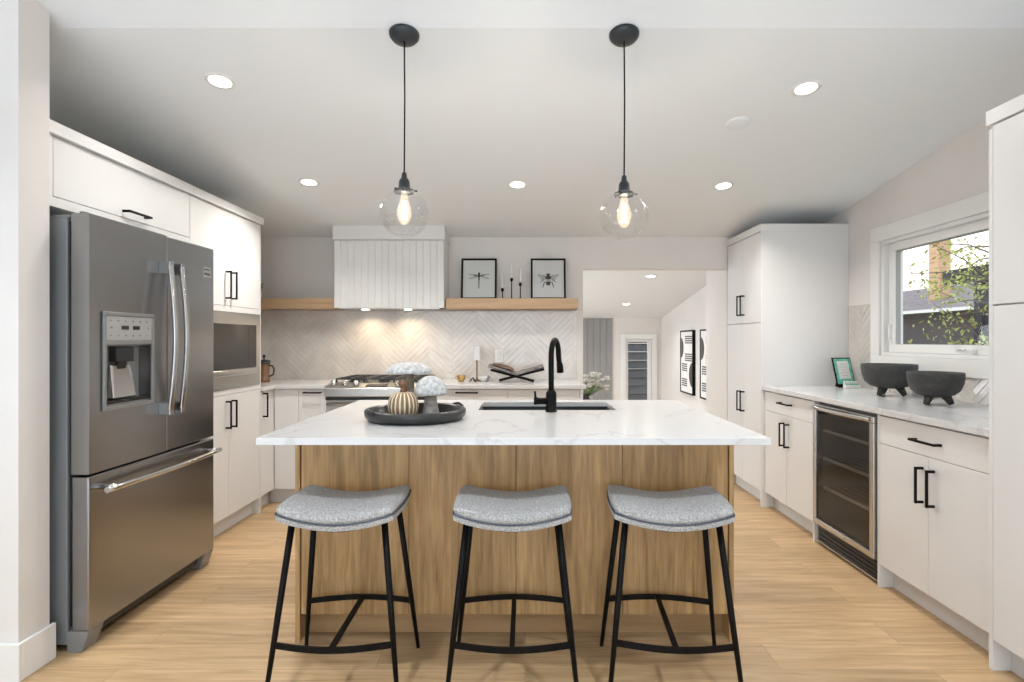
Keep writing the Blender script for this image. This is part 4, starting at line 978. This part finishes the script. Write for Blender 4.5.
# ------------------------------------------------------------------ right counter things
def tripod_bowl(x, y, r, h, lab):
    t = thing('footed_bowl', lab, 'bowl', (x, y, CT), 'charcoal three-legged bowls')
    H = h; lh = H*.30
    bm = BM(); P = [(0, lh*.80), (r*.38, lh*.84), (r*.66, lh*1.05), (r*.86, lh*1.50), (r*.96, H*.66), (r*1.0, H*.86), (r, H*.97), (r*.985, H), (r*.95, H*.99), (r*.92, H*.76), (r*.80, lh*1.75), (r*.5, lh*1.25), (0, lh*1.05)]
    lathe(bm, (x, y, CT), P, 48); obj('bowl_body', bm, M['bowl'], t)
    for k in range(3):
        a = math.radians(80+120*k); c_, s_ = math.cos(a), math.sin(a); bm = BM()
        tube(bm, [(x+c_*r*.34, y+s_*r*.34, CT+lh*1.05), (x+c_*r*.56, y+s_*r*.56, CT+.007)], [.026, .014], 6); obj('leg', bm, M['bowl'], t)
tripod_bowl(2.222, 3.42, .149, .195, 'larger charcoal three-legged bowl, nearer the pantry')
tripod_bowl(2.168, 2.96, .127, .172, 'smaller charcoal three-legged bowl in front, nearer the tall right cabinet')
# card on stand
cx, cy = 2.325, 4.06
t = thing('framed_card', 'green-bordered card in a black easel frame on the right counter', 'picture frame', (cx, cy, CT))
def Q(u, v, d): # u across, v up; faces toward the room centre and camera
    ax = Vector((.90, .30, 0)).normalized(); nrm = Vector((-.30, .90, 0)).normalized()
    o = Vector((cx, cy, CT+.018)) + ax*u + Vector((0, 0, 1))*v*.97 + nrm*(v*.24 - d); return o
def qbox(bm, u0, u1, v0, v1, d0, d1, mi=0):
    hexa(bm, [Q(u0,v0,d1),Q(u1,v0,d1),Q(u1,v0,d0),Q(u0,v0,d0),Q(u0,v1,d1),Q(u1,v1,d1),Q(u1,v1,d0),Q(u0,v1,d0)], mi)
bm = BM(); qbox(bm, -.085, .085, 0, .20, 0, .008); qbox(bm, -.085, .085, -.006, .004, .008, .03); obj('frame', bm, M['black'], t, bevel=.001)
bm = BM(); qbox(bm, -.078, .078, .008, .192, .0085, .0095); obj('card', bm, M['mint'], t)
bm = BM(); qbox(bm, -.052, .052, .045, .175, .0096, .0104); obj('card_center', bm, M['paper'], t)
bm = BM()
for k, w_ in enumerate((.03, .04, .024, .036, .028)): qbox(bm, -w_, w_, .15-k*.021, .1525-k*.021, .0105, .0108)
obj('card_print', bm, M['inkl'], t)
bm = BM(); hexa(bm, [Q(-.02,0,-.02)-Vector((0,0,.018)), Q(.02,0,-.02)-Vector((0,0,.018)), Q(.02,0,-.075)-Vector((0,0,.018)), Q(-.02,0,-.075)-Vector((0,0,.018)), Q(-.02,.12,-.001), Q(.02,.12,-.001), Q(.02,.12,-.006), Q(-.02,.12,-.006)]); bx(bm, cx-.06, cx+.06, cy-.03, cy-.005, CT, CT+.017); obj('easel_back', bm, M['black'], t)
t = thing('card_holder', 'small white card holder in front of the green-bordered card', 'card holder', (2.31, 3.965, CT))
bm = BM(); bx(bm, 2.262, 2.362, 3.94, 3.985, CT, CT+.025); bx(bm, 2.262, 2.362, 3.97, 3.985, CT+.0251, CT+.05); obj('tray', bm, M['ceramic_w'], t, bevel=.002)
bm = BM(); bx(bm, 2.268, 2.356, 3.945, 3.968, CT+.0255, CT+.032); obj('cards', bm, M['mint'], t)

# ------------------------------------------------------------------ lower room things
def art(y0, y1, lab):
    z0, z1 = .545, 1.385; X = 2.14
    t = thing('wall_art', lab, 'picture', (2.179, (y0+y1)/2, z0), 'black-framed abstract pictures in the room beyond')
    bm = BM(); ring(bm, X, 2.179, y0, y1, z0, z1, .018); obj('frame', bm, M['black'], t)
    bm = BM(); bx(bm, X+.008, X+.016, y0+.0185, y1-.0185, z0+.0185, z1-.0185); obj('canvas', bm, M['paper'], t)
    bm = BM(); w_, h_ = y1-y0-.037, z1-z0-.037
    def F(u, v): return (X+.0072, y1-.0185-u*w_, z0+.0185+v*h_)
    def poly(ps): bm.faces.new([bm.verts.new(F(*p)) for p in ps])
    def arc(cu, cv, ru, rv, a0, a1): poly([(cu+ru*math.cos(a0+(a1-a0)*i/16), cv+rv*math.sin(a0+(a1-a0)*i/16)) for i in range(17)])
    arc(.02, .73, .22, .17, -PI/2, PI/2); arc(.98, .30, .28, .20, PI/2, 3*PI/2)
    for k in range(4):
        for (u0, u1, v) in ((.35, .95, .93-k*.035), (.35, .95, .64-k*.035), (.08, .55, .47-k*.035), (.08, .55, .22-k*.035)): poly([(u0, v), (u1, v), (u1, v-.02), (u0, v-.02)])
    obj('printed_shapes', bm, M['ink'], t)
art(7.155, 7.73, 'abstract black-and-white framed picture, fully visible, nearer the far door')
art(6.28, 6.86, 'abstract black-and-white framed picture cut off by the opening edge')
# side table with vase and flowers
fx_, fy_ = .62, 5.75
t = thing('side_table', 'dark round side table just past the opening', 'table', (fx_, fy_, -.75))
bm = BM(); lathe(bm, (fx_, fy_, .52), [(0, 0), (.2, 0), (.2, .025), (0, .025)], 32); obj('tabletop', bm, M['black'], t)
bm = BM(); tube(bm, [(fx_, fy_, -.74), (fx_, fy_, .52)], .02, 12); lathe(bm, (fx_, fy_, -.7495), [(0, 0), (.16, 0), (.16, .012), (0, .014)], 32); obj('pedestal', bm, M['black'], t)
bm = BM(); lathe(bm, (fx_, fy_, .546), [(0, 0), (.045, 0), (.06, .04), (.05, .10), (.028, .135), (.03, .16), (.025, .16), (.022, .135), (0, .12)], 28)
single('vase', bm, M['dplastic'], 'dark vase holding the white flowers, past the counter end', 'vase')
t = thing('flower_bouquet', 'white flowers in the dark vase beyond the back counter end', 'flowers', (fx_, fy_, .68))
rg = random.Random(11); bs, bp = BM(), BM()
for k in range(46):
    a = rg.uniform(0, 2*PI); rr_ = rg.uniform(.02, .13); top = Vector((fx_+.09+rr_*math.cos(a)*1.1, fy_+rr_*math.sin(a), .80+rg.uniform(.0, .13)-rr_*.45))
    tube(bs, [(fx_, fy_, .66), (fx_*.4+top.x*.6, fy_*.4+top.y*.6, .74), top], .0022, 5)
    for q in range(7):
        b = 2*PI*q/7; c_ = top+Vector((.014*math.cos(b), .014*math.sin(b)*.8, .004)); d_ = Vector((math.cos(b), math.sin(b), .45))
        s_ = Vector((-math.sin(b), math.cos(b), 0))*.017
        bp.faces.new([bp.verts.new(p) for p in (top, c_-s_, top+d_*.042, c_+s_)])
    lathe(bp, top, [(0, -.008), (.024, 0), (.016, .014), (0, .018)], 8)
obj('stems', bs, M['leaf'], t); obj('petals', bp, M['petal'], t)

# ------------------------------------------------------------------ outside the window
bm = BM(); bx(bm, 2.7, 40, -10, 40, -1.05, -1.0); struct('ground', bm, M['ground'])
t = thing('house', 'neighbouring house with grey roof and dark siding outside the window', 'house', (11.5, 15, -1.0))
bm = BM(); bx(bm, 9.3, 14, 7, 24, -1.0, 1.9); obj('wall', bm, M['siding'], t)
bm = BM(); hexa(bm, [(8.95,6.6,1.86),(14.4,6.6,1.86),(14.4,24.4,1.86),(8.95,24.4,1.86),(11.6,8.5,2.75),(11.7,8.5,2.75),(11.7,22.5,2.75),(11.6,22.5,2.75)]); obj('roof', bm, M['roof'], t)
bm = BM(); bx(bm, 8.85, 8.95, 6.6, 24.4, 1.86, 1.93); obj('gutter', bm, M['trim'], t, label='white gutter')
bm = BM(); bx(bm, 10.06, 10.34, 13.6, 13.95, 2.0, 4.3); bx(bm, 10.02, 10.38, 13.56, 13.99, 4.3, 4.42); obj('chimney', bm, M['chimney'], t)
t = thing('pergola', 'dark timber pergola beam and screen outside the window', 'pergola', (6.1, 6.5, -1.0))
bm = BM(); bx(bm, 6.0, 6.15, 4.6, 8.05, 2.05, 2.24); obj('beam', bm, M['darkbeam'], t)
for yy in (4.75, 7.50): bm = BM(); bx(bm, 6.01, 6.14, yy-.13 if yy > 5 else yy, yy if yy > 5 else yy+.13, -1.0, 2.05); obj('post', bm, M['darkbeam'], t)
bm = BM(); bx(bm, 6.05, 6.09, 4.88, 7.37, -1.0, 1.60); obj('screen', bm, M['darkbeam'], t)
t = thing('leafy_tree', 'yellow-green leafy tree branches outside the window', 'tree', (4.75, 5.3, -1.0))
rg = random.Random(21); bt, bl = BM(), BM(); base = Vector((4.75, 5.30, -1.0))
tube(bt, [base, base+Vector((.02, .1, 1.2)), base+Vector((0, .2, 2.2)), base+Vector((-.05, .35, 3.4))], [.06, .05, .035, .015], 8)
for k in range(30):
    u = rg.uniform(.3, 1); s0 = base+Vector((-.05*u, .35*u, 1.3+2.0*u)); a = rg.uniform(0, 2*PI); L_ = rg.uniform(.4, .95)
    d_ = Vector((math.cos(a)*.45, math.sin(a)*.55+.25, rg.uniform(-.35, .6))).normalized(); e_ = s0+d_*L_
    tube(bt, [s0, s0+d_*L_*.5+Vector((0, 0, .05)), e_], [.009, .006, .003], 5)
    for q in range(44):
        c_ = s0+d_*L_*rg.uniform(.3, 1.1)+Vector([rg.gauss(0, .075) for _ in range(3)])
        n_ = Vector([rg.gauss(0, 1) for _ in range(3)]).normalized(); s_ = n_.orthogonal().normalized(); t_ = n_.cross(s_); sz = rg.uniform(.014, .028)
        bl.faces.new([bl.verts.new(c_+p) for p in (-s_*sz*1.3, t_*sz*.6, s_*sz*1.3, -t_*sz*.6)])
obj('trunk', bt, M['bark'], t); obj('foliage', bl, M['leaf_o'], t)
